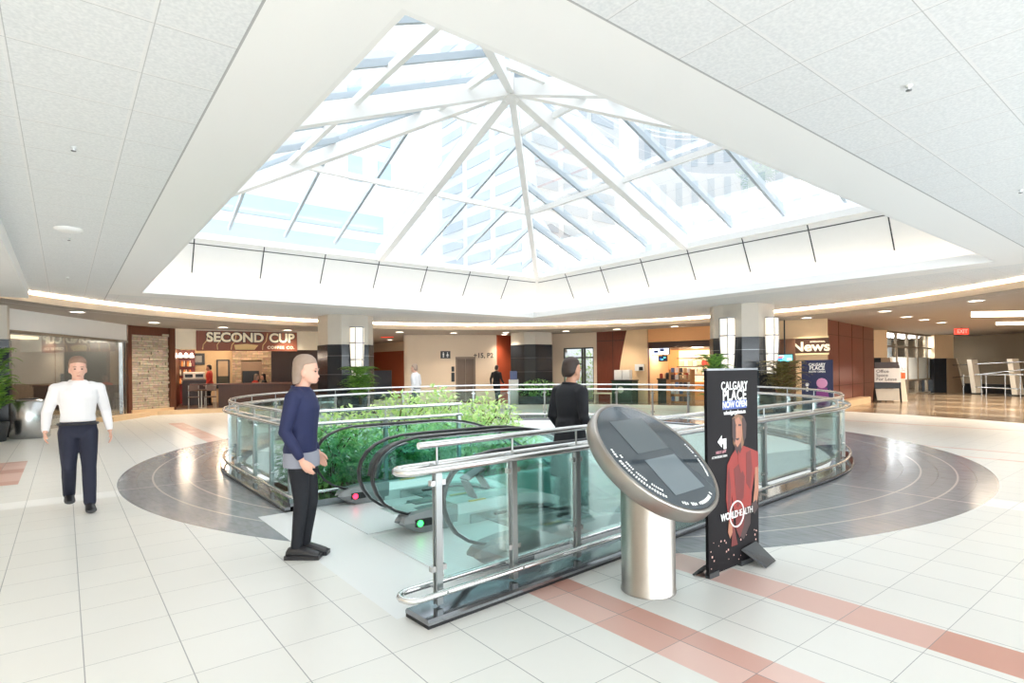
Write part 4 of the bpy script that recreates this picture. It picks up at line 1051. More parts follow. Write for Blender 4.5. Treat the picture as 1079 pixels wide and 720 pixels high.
# second poster board
t = thing('poster_board', 'dark blue poster board standing in front of the news stand', 'sign', GP(861, 19.2), Seg(845, 19.5, 876, 19.0).ang)
MB().box((-.47, -.03, .08), (.47, .03, 1.78)).build('board', M('navy poster', (44, 48, 84), .35, var=.25, scale=2), t)
MB().box((-.4, -.25, 0), (-.34, .25, .08)).build('foot', BLACK, t); MB().box((.34, -.25, 0), (.4, .25, .08)).build('foot', BLACK, t)
text('lettering', 'CALGARY', .13, INK, t, (0, -.035, 1.62), bold=.005, sx=.85); text('lettering', 'PLACE', .18, INK, t, (0, -.035, 1.5), bold=.007, sx=.88); text('lettering', 'NOW OPEN', .09, INK, t, (0, -.035, 1.38), bold=.002)
MB().cyl((-.3, -.034, .95), (-.3, -.03, .95), .06, 14).build('emblem', INK, t); MB().box((-.33, -.034, .72), (-.27, -.03, .87)).build('emblem', INK, t)
MB().ell((.14, -.034, 1.0), (.17, .006, .17), 16, 6).build('printed_figure', M('pink print', (214, 150, 190), .5), t); MB().prism([(-.1, -.032, .2), (.4, -.032, .2), (.3, -.032, .85), (0, -.032, .85)], (0, .004, 0)).build('printed_figure', M('purple print', (130, 60, 130), .5), t)
# --- timber wall right of the news stand
sK = Seg(868, 20.7, 921, 26.5)
wall('wall_timber_right', sK, REDWOOD, 0, 3.5)
jm = MB(); 
for px in (884, 898, 910): x = sK.x(px); jm.box((x - .012, -.012, 0), (x + .012, 0, 3.4))
for z in (.8, 2.75): jm.box((0, -.012, z), (sK.L, 0, z + .02))
struct(jm.build('trim_11', DARKBROWN, None, sK.A, sK.ang))
struct(MB().box((0, -.4, 0), (sK.x(906), -.02, .25)).build('trim_12', BEIGE2, None, sK.A, sK.ang))
# office glazing
def pylon(name, px, d, w_):
    v = GP(px, d); t = struct_empty(name, v, Seg(px - 5, d, px + 5, d).ang)
    MB().box((-w_, 0, 1.95), (w_, .8, ZL)).build('upper_shaft', BEIGE2, t); MB().box((-w_ - .1, -.1, 0), (w_ * .1, .9, 1.95)).build('granite_cladding', GRANITE, t)
    MB().prism([(w_ * .1, -.12, 0), (w_ + .45, -.12, 0), (w_ + .05, -.12, 1.95), (w_ * .1, -.12, 1.95)], (0, 1., 0)).build('slanted_fin', M('taupe fin', (150, 128, 104), .5), t)
    MB().prism([(w_ + .42, -.14, .4), (w_ + .50, -.14, .4), (w_ + .1, -.14, 1.95), (w_ + .02, -.14, 1.95)], (0, 1., 0)).build('pale_edge', CREAM, t)
pylon('column_east', 926, 27.5, .42); pylon('column_far', 995, 32.5, .55)
sL = Seg(932, 27.9, 986, 33.5)
t = struct_empty('window_4', sL.A, sL.ang); fr = MB()
for k in range(6): x = sL.L * k / 5; fr.box((x - .045, -.05, 0), (x + .045, .08, ZL))
for z in (0, .75, 2.5, ZL - .08): fr.box((0, -.04, z), (sL.L, .06, z + .08))
fr.build('window_frame', M('bronze mullion', (140, 126, 108), .4, .3), t)
MB().box((0, .0, .8), (sL.L, .01, 2.0)).build('frosted_film', GLASSFROST, t); MB().box((0, .02, .08), (sL.L, .03, ZL - .08)).build('glass_pane', GLASSCLEAR, t)
struct(MB().box((0, 2.5, 0), (sL.L + 1, 2.6, ZL)).build('wall_office_back', M('office wall', (214, 220, 222), .6), None, sL.A, sL.ang))
tag(MB().box((.6, .7, 3.2), (sL.L - .4, 1.5, 3.26)).build('ceiling_light', M('office light panel', (250, 252, 255), .5, emit=9.), None, sL.A, sL.ang), 'long white ceiling light inside the glazed office at right', 'light')
# far wall and ramp
sM = Seg(995, 36, 1130, 29)
wall('wall_far', sM, M('olive taupe wall', (140, 122, 96), .6, var=.04, scale=1.5))
wall('wall_ramp_base', Seg(1000, 34, 1130, 27), BLACK, 0, .5)
t = thing('ramp_railing', 'steel ramp railing between pale pylons at the far right', 'railing', GP(1000, 33), 0)
def loc_(px, py, d): return P(px, py, d) - GP(1000, 33)
rl = MB()
for (a, b_) in (((1004, 385, 32), (1085, 381, 27)), ((1004, 398, 32), (1085, 389, 27)), ((1028, 395, 29), (1090, 395, 25.5)), ((1028, 408, 29), (1090, 411, 25.5))): rl.tube([loc_(*a), loc_(*b_)], .03, 6)
rl.build('handrail', STEEL, t)
for px, d in ((1015, 31.2), (1034, 28.7), (1039, 28.3), (1059, 27), (1075, 26.2)): v = GP(px, d) - GP(1000, 33); MB().cyl(v, v + Vector((0, 0, 1.05)), .025, 6).build('post', STEEL, t)
for k, (px, d) in enumerate(((1028, 30.5), (1071, 28.2))):
    t = thing('ramp_pylon', ('pale slanted pylon at the ramp railing start', 'pale slanted pylon at the right image edge')[k], 'pylon', GP(px, d), Seg(px - 5, d, px + 5, d).ang)
    MB().prism([(-.05, -.1, 0), (.3, -.1, 0), (.02, -.1, 1.85), (-.3, -.1, 1.85)], (0, .3, 0)).build('pylon_body', M('pale pylon', (232, 222, 204), .5), t); MB().box((-.2, -.2, 0), (.4, .3, .06)).build('base', GRANITE, t)
# leaning office lease sign
t = thing('easel_sign', 'white lease sign on a black easel by the timber wall', 'sign', GP(935, 24.6), Seg(925, 24.6, 945, 24.3).ang)
MB().beam((-.5, .1, .0), (-.4, 0, 1.6), .05, .05).build('leg', BLACK, t); MB().beam((.5, .1, .0), (.4, 0, 1.6), .05, .05).build('leg', BLACK, t); MB().beam((0, .5, .0), (0, .02, 1.55), .05, .05).build('leg', BLACK, t)
MB().box((-.48, -.05, .85), (.48, -.01, 1.45)).build('board', WHITE2, t); MB().box((-.48, -.05, .58), (.48, -.01, .84)).build('lower_panel', BLACK, t); MB().box((-.46, -.05, 1.46), (.4, -.01, 1.72)).build('header', DARKBROWN, t)
MB().prism([(-.38, -.04, .06), (.42, -.04, .06), (.4, -.02, .56), (-.45, -.02, .56)], (0, .03, 0)).build('leaflet_box', M('pale leaflet box', (206, 200, 186), .5), t)
DKT = M('dark text', (60, 60, 64), .6)
text('lettering', 'Office', .19, DKT, t, (-.42, -.055, 1.32), align='LEFT'); text('lettering', 'Space', .19, DKT, t, (-.42, -.055, 1.15), align='LEFT'); text('lettering', 'For Lease', .19, DKT, t, (-.42, -.055, .98), align='LEFT')
t = thing('display_stand', 'white display stand with an orange flower top beside the lease sign', 'stand', GP(947, 24.9), Seg(940, 24.8, 954, 24.6).ang)
MB().prism([(-.2, -.1, 0), (.3, -.1, 0), (.2, -.1, 1.0), (-.2, -.1, 1.0)], (0, .2, 0)).build('pedestal', CREAM, t); MB().box((-.2, -.11, 1.0), (.22, .1, 1.25)).build('orange_panel', M('orange panel', (226, 110, 50), .5), t)
f = MB(); leaves(f, (0, 0, 1.38), (.2, .12, .14), 60, .08, 91); f.build('flowers', M('dark orange flowers', (150, 60, 30), .6), t)
# exit signs
def exit_sign(label, px, py, d):
    p = P(px, py, d); t = thing('exit_sign', label, 'sign', (p.x, p.y, p.z), Seg(px - 5, d, px + 5, d).ang)
    MB().box((-.32, -.05, -.14), (.32, .05, .14), .01).build('housing', M('red exit face', (206, 60, 44), .4, emit=.5), t); MB().cyl((0, 0, .14), (0, 0, ZL - p.z), .02, 6).build('hanger', BLACK, t)
    text('lettering', 'EXIT', .24, INK, t, (0, -.055, 0), bold=.006)
exit_sign('red exit sign hanging near the bright ceiling coffers at right', 1013, 349.5, 26.5)
exit_sign('red exit sign hanging in the corridor beside the left column', 408, 353, 29)
# end wall at the right
struct(MB().box((0, 0, 0), (30, .2, ZL)).build('wall_east', BEIGE, None, (47, -9, 0), pi / 2))

# ================================================================== CEILING FITTINGS
dls = [(.3, 20.0), (2.42, 22.85), (4.79, 23.95), (7.29, 24.29), (11.8, 23.11), (14.25, 22.48), (16.19, 21.03), (18.0, 18.9), (19.16, 16.86), (20.03, 14.47), (20.81, 9.45), (20.56, 6.91), (23.65, 7.27), (25.75, 7.33), (28.11, 7.41), (19.48, 4.36), (22.2, 11.8), (14.2, 29.0), (17.0, 22.2)]  # last two are added downlights, there to brighten the red walls
dl = None
for k, (x, y) in enumerate(dls):
    if dl is None:
        dl = thing('downlight', 'round recessed downlight in the lower ceiling around the atrium', 'light', (x, y, ZL), 0, 'recessed downlights in the lower ceiling')
        MB().lathe([(.15, -.004), (.2, -.018), (.2, 0)], seg=24).build('trim_ring', WHITE, dl); MB().lathe([(.01, -.008), (.15, -.008), (.15, -.002)], seg=24).build('lamp_face', LAMP, dl)
    else: copy_tree(dl, (x, y, ZL))
def spot(loc, power, col=(1, .86, .7), size=2.2, target=None, r=.08):
    l = bpy.data.lights.new('downlight_or_fill', 'SPOT'); l.energy = power; l.color = col; l.spot_size = size; l.spot_blend = .8; l.shadow_soft_size = r
    o = bpy.data.objects.new('downlight_or_fill', l); COL.objects.link(o); o.location = loc
    return o
for x, y in dls: spot((x, y, ZL - .06), 66, r=.16)
# coffers at far right
for k, (px0, px1, d0, d1, lab) in enumerate(((1024, 1120, 18.6, 20.6, 'large bright rectangular ceiling coffer at the far right'), (1050, 1130, 23.2, 24.8, 'second bright ceiling coffer beyond the first at far right'))):
    a, b_, c_, e_ = [GP(p, d) for p, d in ((px0, d0), (px1, d0), (px1, d1), (px0, d1))]
    mb = MB(); mb.prism([Vector((q.x, q.y, ZL - .012)) for q in (a, b_, c_, e_)], (0, 0, .01))
    tag(mb.build('ceiling_light', M('coffer diffuser', (255, 242, 220), .5, emit=2.2, ecol=(255, 238, 212))), lab, 'light')
def sprinkler(lab, x, y, z):
    t = thing('sprinkler', lab, 'sprinkler', (x, y, z)); MB().lathe([(.024, 0), (.024, -.008), (.008, -.014), (.008, -.034)], seg=12).build('body', ALU, t); MB().lathe([(.02, -.034), (.02, -.038), (.004, -.042)], seg=12).build('deflector', STEELD, t)
sprinkler('small ceiling sprinkler nearest the camera in the left tile strip', .08, 6.3, ZH); sprinkler('ceiling sprinkler just beyond the smoke detector at left', .07, 10.55, ZH); sprinkler('farthest ceiling sprinkler in the left tile strip', .07, 14.78, ZH)
sprinkler('small ceiling sprinkler in the right tile field, nearest the camera', 4.75, 1.43, ZH); sprinkler('ceiling sprinkler at the far right edge of the tile field', 8.61, 1.51, ZH)
t = thing('smoke_detector', 'round white smoke detector in the left ceiling tiles', 'detector', (.06, 9.87, ZH)); MB().lathe([(.16, 0), (.16, -.02), (.1, -.045), (.01, -.05)], seg=24).build('housing', WHITE, t)

# ================================================================== KIOSK
KC = Vector((3.185, 2.455, .966)); KT = .85; KY = .112
t = thing('information_kiosk', 'round stainless information kiosk with a tilted glass disc beside the banner', 'kiosk', (3.21, 2.56, 0))
off = Vector((3.21, 2.56, 0))
KST = M('warm brushed steel', (170, 165, 159), .36, 1., var=.06, scale=14)
MB().lathe([(.19, 0), (.19, .015), (.186, .02), (.186, .80)], seg=40).build('pedestal', KST, t)
n_ = Vector((cos(KT) * sin(KY), -cos(KT) * cos(KY), sin(KT))); u_ = Vector((cos(KY), sin(KY), 0)); v_ = Vector((-sin(KT) * sin(KY), sin(KT) * cos(KY), cos(KT)))
def dk_(r, h, seg=56): return [KC - off + u_ * (r * cos(k * 2 * pi / seg)) + v_ * (r * sin(k * 2 * pi / seg)) + n_ * h for k in range(seg)]
hd = MB(); hd.rings([dk_(.2, -.15), dk_(.42, -.125), dk_(.485, -.115), dk_(.5, -.1), dk_(.5, -.01), dk_(.495, .0), dk_(.475, .0), dk_(.47, -.012), dk_(.01, -.012)], smooth=False)
ho = hd.build('disc_housing', KST, t, smooth_all=False)
for p in ho.data.polygons: p.use_smooth = len(p.vertices) == 4
kg = MB(); kg.rings([dk_(.47, -.011), dk_(.47, -.004), dk_(.01, -.003)], smooth=False); KG = M('dark kiosk glass', (60, 68, 74), .06, var=.03, spec=.8); kgo = kg.build('glass_face', KG, t)
def face_quad(x0, x1, y0, y1, h): return [KC - off + u_ * x + v_ * y + n_ * h for x, y in ((x0, y0), (x1, y0), (x1, y1), (x0, y1))]
SCRG = M('dim kiosk screen', (84, 92, 96), .12, var=.04); SCRL = M('pale kiosk screen', (106, 116, 121), .12, var=.04, emit=.03)
MB().prism(face_quad(-.2, .2, .03, .33, -.002), n_ * .002).build('screen', SCRG, t); MB().prism(face_quad(-.19, .19, -.33, -.03, -.002), n_ * .002).build('screen', SCRL, t)
rot = Matrix((u_, v_, n_)).transposed().to_euler()
def small_print(n, a0, rad, size, seed):      # a line of print too small to read: short white strokes along the rim
    rd = random.Random(seed); mb = MB()
    for i in range(n):
        if rd.random() < .16: continue
        a = a0 + (i - n / 2) * size * .62 / rad; h = size * rd.choice((.5, .7, .7)); w = size * rd.uniform(.28, .42)
        tg = u_ * cos(a) + v_ * sin(a); rd_ = u_ * sin(a) - v_ * cos(a); c = KC - off + rd_ * rad + n_ * -.002
        mb.prism([c - tg * w / 2 - rd_ * h / 2, c + tg * w / 2 - rd_ * h / 2, c + tg * w / 2 + rd_ * h / 2, c - tg * w / 2 + rd_ * h / 2], n_ * .0025)
    mb.build('small_print', INK, t)
small_print(20, 0., .43, .034, 1); small_print(24, -1.25, .43, .032, 2); small_print(24, -1.22, .385, .024, 3); small_print(20, 1.3, .43, .026, 4)

# ================================================================== BANNER
t = thing('banner_stand', 'tall black fitness banner standing on the tiles beside the kiosk', 'banner', (4.055, 2.41, 0))
MB().box((-.355, -.012, .02), (.355, .012, 1.535)).build('board', POSTER, t)
MB().box((-.36, -.016, 1.53), (.36, .016, 1.545)).build('top_edge', STEELD, t)
FT = M('dark grey foot', (58, 60, 62), .5)
for x, nm in ((-.33, 0), (.2, 1)):
    f = MB()
    if nm: f.prism([(x - .13, -.02, .13), (x + .07, -.02, .15), (x + .17, -.13, .0), (x - .02, -.16, .0)], (.01, -.01, .012)); f.prism([(x - .1, .02, .1), (x + .06, .02, .1), (x + .1, .12, 0), (x - .08, .12, 0)], (0, .012, .01)); f.box((x - .12, -.02, .0), (x + .08, .02, .04))
    else: f.prism([(x - .02, .02, .08), (x + .1, .02, .08), (x + .07, .1, 0), (x - .05, .1, 0)], (0, .012, .01)); f.box((x - .02, -.02, 0), (x + .1, .02, .04))
    f.build('foot', FT, t)
yb = -.0135
text('lettering', 'CALGARY', .088, INK, t, (.015, yb, 1.408), ext=.001, bold=.0012, sx=.9, space=1.08); text('lettering', 'PLACE', .116, INK, t, (.015, yb, 1.334), ext=.001, bold=.0022, sx=.95, space=1.08)
MB().box((-.155, yb - .001, 1.232), (.185, yb, 1.298)).build('text_box', BLUEBOX, t); text('lettering', 'NOW OPEN', .066, INK, t, (.015, yb - .002, 1.265), ext=.001, bold=.0008, sx=.95); text('lettering', 'whcalgaryplace.ca', .043, INK, t, (.015, yb, 1.206), ext=.001, bold=.001)
ax, az = -.165, .985
MB().prism([(ax + x, yb - .001, az + z) for x, z in ((-.06, .01), (-.005, .055), (-.005, .028), (.055, .028), (.055, -.05), (.02, -.05), (.02, -.01), (-.005, -.01), (-.005, -.035))], (0, .002, 0)).build('arrow', INK, t)
text('lettering', 'NEXT LEFT', .028, M('pink lettering', (226, 160, 170), .5), t, (-.18, yb, .915), ext=.001); text('lettering', 'AT INTERSECTION', .024, INK, t, (-.2, yb, .882), ext=.001)
# printed athlete, a flat print on the board
SKINP = M('printed skin', (166, 112, 88), .5, var=.2, scale=10); REDP = M('printed red shirt', (140, 40, 32), .5, var=.25, scale=7); REDPD = M('printed dark red', (104, 30, 28), .5, var=.3, scale=6); HAIRP = M('printed hair', (128, 94, 66), .5, var=.2, scale=12); DKP = M('printed shadow', (58, 36, 34), .5, var=.2, scale=8)
yq = yb - .001
def pr(pts, mat, dy=0., nm='printed_figure'): MB().prism([(max(-.35, min(.35, x * 1.12 + .01)), yq - dy, .42 + (z - .3) * 1.09) for x, z in pts], (0, .001, 0)).build(nm, mat, t)
pr([(-.03, .98), (.03, 1.005), (.1, .99), (.14, .93), (.135, .84), (.1, .76), (.03, .74), (-.02, .8)], HAIRP)
pr([(-.02, .96), (.05, .985), (.09, .94), (.095, .86), (.07, .80), (.03, .77), (-.01, .81), (-.028, .88)], SKINP, .001)
pr([(.0, .80), (.075, .81), (.085, .70), (.0, .70)], DKP, .0005)
pr([(-.02, .93), (.015, .935), (.015, .92), (-.02, .915)], DKP, .002); pr([(.045, .935), (.08, .93), (.08, .918), (.045, .92)], DKP, .002); pr([(.01, .835), (.055, .835), (.045, .82), (.018, .82)], DKP, .002)
pr([(-.06, .71), (.0, .755), (.045, .70), (.1, .775), (.2, .745), (.325, .71), (.33, .6), (.25, .55), (.21, .42), (.2, .33), (-.02, .32), (-.06, .5)], REDP, .0015)
pr([(-.02, .62), (.06, .66), (.12, .55), (.1, .4), (.02, .34), (-.0, .45)], REDPD, .002)
pr([(-.1, .66), (-.05, .715), (-.03, .6), (-.05, .42), (-.03, .25), (-.08, .23), (-.12, .42)], REDP, .002)
pr([(.26, .6), (.33, .6), (.335, .42), (.27, .3), (.22, .32), (.25, .45)], SKINP, .002); pr([(.2, .34), (.27, .36), (.3, .3), (.24, .26)], DKP, .0025)
pr([(-.08, .24), (-.03, .26), (.0, .14), (.02, .02 + .06), (-.06, .08), (-.05, .15)], REDPD, .002); pr([(0, .32), (.13, .32), (.1, .2), (.05, .12), (.0, .2)], REDPD, .001)
pr([(-.035, .97), (-.005, .985), (.012, .93), (.012, .84), (-.005, .8), (-.035, .85)], DKP, .0018)
pr([(.09, .97), (.115, .985), (.15, .93), (.14, .83), (.11, .8), (.1, .86)], DKP, .0016)
pr([(.14, .72), (.2, .735), (.22, .6), (.19, .45), (.14, .5)], REDPD, .0022); pr([(-.1, .6), (-.08, .64), (-.06, .5), (-.07, .3), (-.1, .35)], REDPD, .0026); pr([(.04, .75), (.06, .72), (.1, .6), (.07, .58), (.03, .68)], REDP, .0028)
pr([(-.09, .26), (-.05, .25), (-.045, .18), (-.075, .14), (-.1, .19)], SKINP, .0028); pr([(-.02, .33), (.2, .34), (.19, .2), (.1, .1), (.02, .16)], DKP, .0008)
rg = MB(); rg.tube([(.02 + .098 * cos(a), yq - .004, .42 + .098 * sin(a)) for a in [i * 2 * pi / 40 for i in range(40)]], .006, 6, closed=True); rg.build('round_emblem', INK, t)
text('lettering', 'WORLD', .074, INK, t, (-.085, yq - .006, .42), ext=.001, bold=.002, sx=.85); text('lettering', 'HEALTH', .074, INK, t, (.135, yq - .006, .42), ext=.001, bold=-.0006, sx=.85)
rd = random.Random(5); sp = MB()
for k in range(26): x, z = rd.uniform(-.33, .33), rd.uniform(.06, .26); s_ = rd.uniform(.003, .008); sp.box((x - s_, yb - .001, z - s_), (x + s_, yb, z + s_))
sp.build('printed_sparks', M('pale sparks', (214, 170, 160), .5), t)

# ================================================================== PEOPLE
def remeshed(mb, name, mat, vox, parent=None, smooth=3):
    o = mb.build(name + '_tmp', mat)
    md = o.modifiers.new('r', 'REMESH'); md.mode = 'VOXEL'; md.voxel_size = vox; md.use_smooth_shade = True
    sm = o.modifiers.new('s', 'SMOOTH'); sm.iterations = smooth; sm.factor = .5
    dg = bpy.context.evaluated_depsgraph_get(); dg.update()
    me = bpy.data.meshes.new_from_object(o.evaluated_get(dg)); me.name = name
    old = o.data; bpy.data.objects.remove(o); bpy.data.meshes.remove(old)
    for p in me.polygons: p.use_smooth = True
    r = bpy.data.objects.new(name, me); COL.objects.link(r)
    if parent is not None: r.parent = parent
    return r
def chain(mb, pts, rad, seg=12):
    P_ = [Vector(p) for p in pts]
    mb.tube(P_, rad, seg)
    for p, r in zip(P_, rad): mb.ell(p, (r, r, r), seg, 6)
def hand(mb, w, d, pn, side, curl=.5, s=1.):
    """w wrist, d finger direction, pn palm normal, side vector towards the thumb"""
    w, d, pn, sd = Vector(w), Vector(d).normalized(), Vector(pn).normalized(), Vector(side).normalized()
    k = w + d * .085 * s
    rg = []
    for t, hw, ht in ((-.01, .022, .018), (.02, .032, .016), (.06, .042, .014), (.088, .041, .012)):
        c = w + d * t * s
        rg.append([c + (sd * hw * cos(a) + pn * ht * sin(a)) * s for a in [i * 2 * pi / 12 for i in range(12)]])
    mb.rings(rg)
    for i, (o, L_) in enumerate(((.031, .072), (.0105, .082), (-.0105, .077), (-.031, .06))):
        p = w + (d * .084 + sd * o) * s; dd = d.copy(); pts = [p]
        for q in range(3):
            dd = (dd + pn * curl * .5).normalized(); p = p + dd * L_ * s * (.42, .33, .25)[q]; pts.append(p)
        chain(mb, pts, [.0098 * s, .0092 * s, .0085 * s, .007 * s], 8)
    p = w + (d * .025 + sd * .03) * s; pts = [p, p + (d * .03 + sd * .026 + pn * .01) * s, p + (d * .06 + sd * .032 + pn * .022) * s]
    chain(mb, pts, [.013 * s, .0115 * s, .009 * s], 8)
def foot_rings(mb, ank, dirx, grow=0., toe=0., heel=0.):
    a = Vector(ank); d = Vector(dirx).normalized(); sd = Vector((-d.y, d.x, 0)).normalized()
    R_ = []
    for t, hw, zt, zb in ((-.075, .022, .05, .0), (-.06, .033, .075, .0), (-.01, .038, .10, .0), (.05, .04, .085, .0), (.11, .045, .06, .0), (.16, .042, .042, .0), (.19, .028, .03, .004)):
        hw += grow; zt += grow
        up = toe * max(t, 0) - heel * min(t - .1, 0)
        c = Vector((a.x, a.y, a.z - .08)) + d * (t + (grow if t > .1 else -grow if t < -.05 else 0)) + Vector((0, 0, up))
        R_.append([c + sd * hw * cos(q) + Vector((0, 0, (zt + zb) / 2 + (zt - zb) / 2 * sin(q))) for q in [i * 2 * pi / 12 for i in range(12)]])
    mb.rings(R_)
TORSO = [(.83, .09, .085, 0), (.88, .155, .11, -.01), (.95, .172, .122, -.01), (1.02, .160, .112, 0), (1.10, .148, .105, .01), (1.20, .160, .112, .01), (1.30, .178, .122, .01), (1.38, .180, .112, 0), (1.44, .150, .09, -.01), (1.475, .085, .07, -.012), (1.50, .06, .06, -.01)]
def ering(c, ry, rx, n=18): return [Vector((c[0] + rx * cos(a), c[1] + ry * sin(a), c[2])) for a in [i * 2 * pi / n for i in range(n)]]
def person(label, loc, rz, J, skin, hairc, top, bottom, shoe, vox=.0075, scale=1., hair_len=0., long_coat=False, top_z=.93, group=None, seated=False):
    lean = J.get('lean', 0.); fx = lambda z: lean * (z - .95) if z > .95 else 0.
    b = MB()
    def torso(mb, g, z0=0., z1=9., flare=0.):
        mb.rings([ering((fx(z) + xo, 0, z), ry + g + (flare * max(0, 1.1 - z)), rx + g + (flare * max(0, 1.1 - z))) for z, ry, rx, xo in TORSO if z0 <= z <= z1])
    torso(b, 0.)
    N0 = Vector((fx(1.48) - .01, 0, 1.46)); HC = Vector((fx(1.6) + J.get('headx', .02), 0, 0))
    chain(b, [N0, HC + Vector((0, 0, 1.58))], [.06, .054])
    hy = J.get('headyaw', 0.); Rm = Matrix.Rotation(hy, 4, 'Z')
    def hp(x, y, z): v = Rm @ Vector((x, y, 0)); return HC + Vector((v.x, v.y, z))
    HR = [(1.522, .03, .035, .05), (1.54, .05, .062, .032), (1.575, .064, .084, .016), (1.62, .072, .095, .004), (1.66, .076, .098, .0), (1.70, .074, .095, -.004), (1.735, .056, .074, -.006), (1.755, .026, .036, -.008)]
    b.rings([[hp(xo + rx * cos(a), ry * sin(a), z) for a in [i * 2 * pi / 18 for i in range(18)]] for z, ry, rx, xo in HR])
    b.rings([[hp(.085 + q, .010 * cos(a) * w_, 1.585 + dz + .012 * sin(a)) for a in [i * 2 * pi / 8 for i in range(8)]] for q, w_, dz in ((0, 1.3, .012), (.022, 1.1, .0), (.03, .7, -.002))])
    b.ell(hp(.092, 0, 1.556), (.012, .022, .008)); b.ell(hp(.088, 0, 1.545), (.012, .018, .007))
    for s_ in (-1, 1): b.ell(hp(-.005, s_ * .078, 1.61), (.018, .01, .032)); b.ell(hp(.082, s_ * .034, 1.642), (.016, .026, .008))
    for sd in ('L', 'R'):
        s_ = 1 if sd == 'L' else -1
        sh, el, wr = [Vector(v) for v in J['arm' + sd]]
        chain(b, [Vector((fx(1.42), s_ * .12, 1.42)), sh, sh.lerp(el, .5), el, el.lerp(wr, .4), wr], [.055, .055, .047, .040, .038, .026])
        d = J.get('hand' + sd, (wr - el)); hand(b, wr, d, J.get('palm' + sd, (0, -s_, 0)), J.get('thumb' + sd, (1, 0, 0)), J.get('curl', .55))
        hip, kn, an = [Vector(v) for v in J['leg' + sd]]
        chain(b, [hip, hip.lerp(kn, .5), kn, kn.lerp(an, .35), kn.lerp(an, .75), an], [.088, .074, .055, .054, .04, .036])
        foot_rings(b, an, J.get('foot' + sd, (1, 0, 0)), 0., J.get('toe' + sd, 0.), J.get('heel' + sd, 0.))
    root = remeshed(b, 'person', skin, vox); tag(root, label, 'person', group)
    root.location = loc; root.rotation_euler.z = rz; root.scale = (scale,) * 3
    # clothes
    tp = MB(); torso(tp, .016, z0=top_z - .06)
    tp.rings([ering((fx(1.46) - .01, 0, 1.44), .10, .08), ering((fx(1.5) - .005, 0, 1.5), .068, .068)])
    if long_coat: tp.rings([ering((0, 0, z), ry, rx) for z, ry, rx in ((.5, .24, .21), (.75, .21, .18), (.95, .195, .15), (1.1, .17, .13))])
    for sd in ('L', 'R'):
        s_ = 1 if sd == 'L' else -1
        sh, el, wr = [Vector(v) for v in J['arm' + sd]]
        chain(tp, [Vector((fx(1.42), s_ * .12, 1.42)), sh, sh.lerp(el, .5), el, el.lerp(wr, .4), el.lerp(wr, .9)], [.07, .07, .062, .055, .05, .038])
    remeshed(tp, 'shirt' if not long_coat else 'coat', top, vox * 1.3, root)
    bt = MB(); torso(bt, .012, z1=1.03)
    for sd in ('L', 'R'):
        hip, kn, an = [Vector(v) for v in J['leg' + sd]]
        chain(bt, [hip, hip.lerp(kn, .5), kn, kn.lerp(an, .35), kn.lerp(an, .75), an + (kn - an).normalized() * .02], J.get('trouser', [.104, .09, .072, .07, .064, .062]))
    remeshed(bt, 'trousers', bottom, vox * 1.3, root)
    if J.get('hem'):
        hm = MB(); hm.rings([ering((fx(z) + .0, 0, z), ry, rx) for z, ry, rx in ((.80, .172, .15), (.86, .182, .15), (.93, .19, .142))]); hm.build('shirt_hem', HEM, root)
    cb = MB(); cb.tube([(fx(1.49) - .008 + .074 * cos(a), .08 * sin(a), 1.485 + .012 * cos(a + pi)) for a in [i * 2 * pi / 20 for i in range(20)]], .014, 6, closed=True); cb.build('collar', top, root)
    if J.get('belt'):
        bl = MB(); bl.tube([(.14 * cos(a), .188 * sin(a), .995) for a in [i * 2 * pi / 24 for i in range(24)]], .014, 6, closed=True); bl.build('belt', BLK, root)
    for sd in ('L', 'R'):
        an = Vector(J['leg' + sd][2]); sm = MB(); foot_rings(sm, an, J.get('foot' + sd, (1, 0, 0)), .009, J.get('toe' + sd, 0.), J.get('heel' + sd, 0.)); so = sm.build('shoe', shoe, root)
        if J.get('clog'):
            d = Vector(J.get('foot' + sd, (1, 0, 0))).normalized(); q = MB(); q.beam(an + Vector((0, 0, -.075)) - d * .09, an + Vector((0, 0, -.075)) + d * .21, .1, .035); q.build('sole', shoe, so)
    h = MB()
    h.rings([[hp(xo + rx * cos(a), ry * sin(a), z) for a in [i * 2 * pi / 18 for i in range(18)]] for z, ry, rx, xo in ((1.672, .07, .075, -.034), (1.70, .088, .106, -.014), (1.74, .078, .094, -.014), (1.768, .055, .066, -.016), (1.782, .025, .03, -.016))])
    h.rings([[hp(xo + rx * cos(a), ry * sin(a), z) for a in [i * 2 * pi / 18 for i in range(18)]] for z, ry, rx, xo in ((1.56 - hair_len, .05 + .035 * (hair_len > 0), .04, -.075), (1.60, .084, .064, -.058), (1.66, .09, .078, -.042), (1.72, .082, .088, -.024))])
    remeshed(h, 'hair', hairc, max(vox, .008), root)
    for s_ in (-1, 1):
        MB().ell(hp(.09, s_ * .032, 1.628), (.008, .013, .007), 10, 6).build('eye', EYE, root)
        MB().ell(hp(.096, s_ * .034, 1.652), (.006, .02, .0045), 10, 6).build('eyebrow', hairc, root)
    MB().ell(hp(.1, 0, 1.551), (.005, .02, .0045), 10, 6).build('mouth', LIP, root)
    return root
HEM = M('pale grey shirt hem', (150, 152, 164), .8, var=.06); EYE = M('dark eye', (46, 36, 32), .2); LIP = M('lip', (176, 96, 88), .5)
SKIN = M('light skin', (222, 172, 150), .5, var=.04); SKIN2 = M('tan skin', (196, 146, 120), .5, var=.04)
SHIRTW = M('white shirt cloth', (236, 232, 232), .8, var=.03, scale=5, bump=.2); NAVYT = M('dark navy trousers cloth', (36, 38, 56), .8, var=.1, bump=.2)
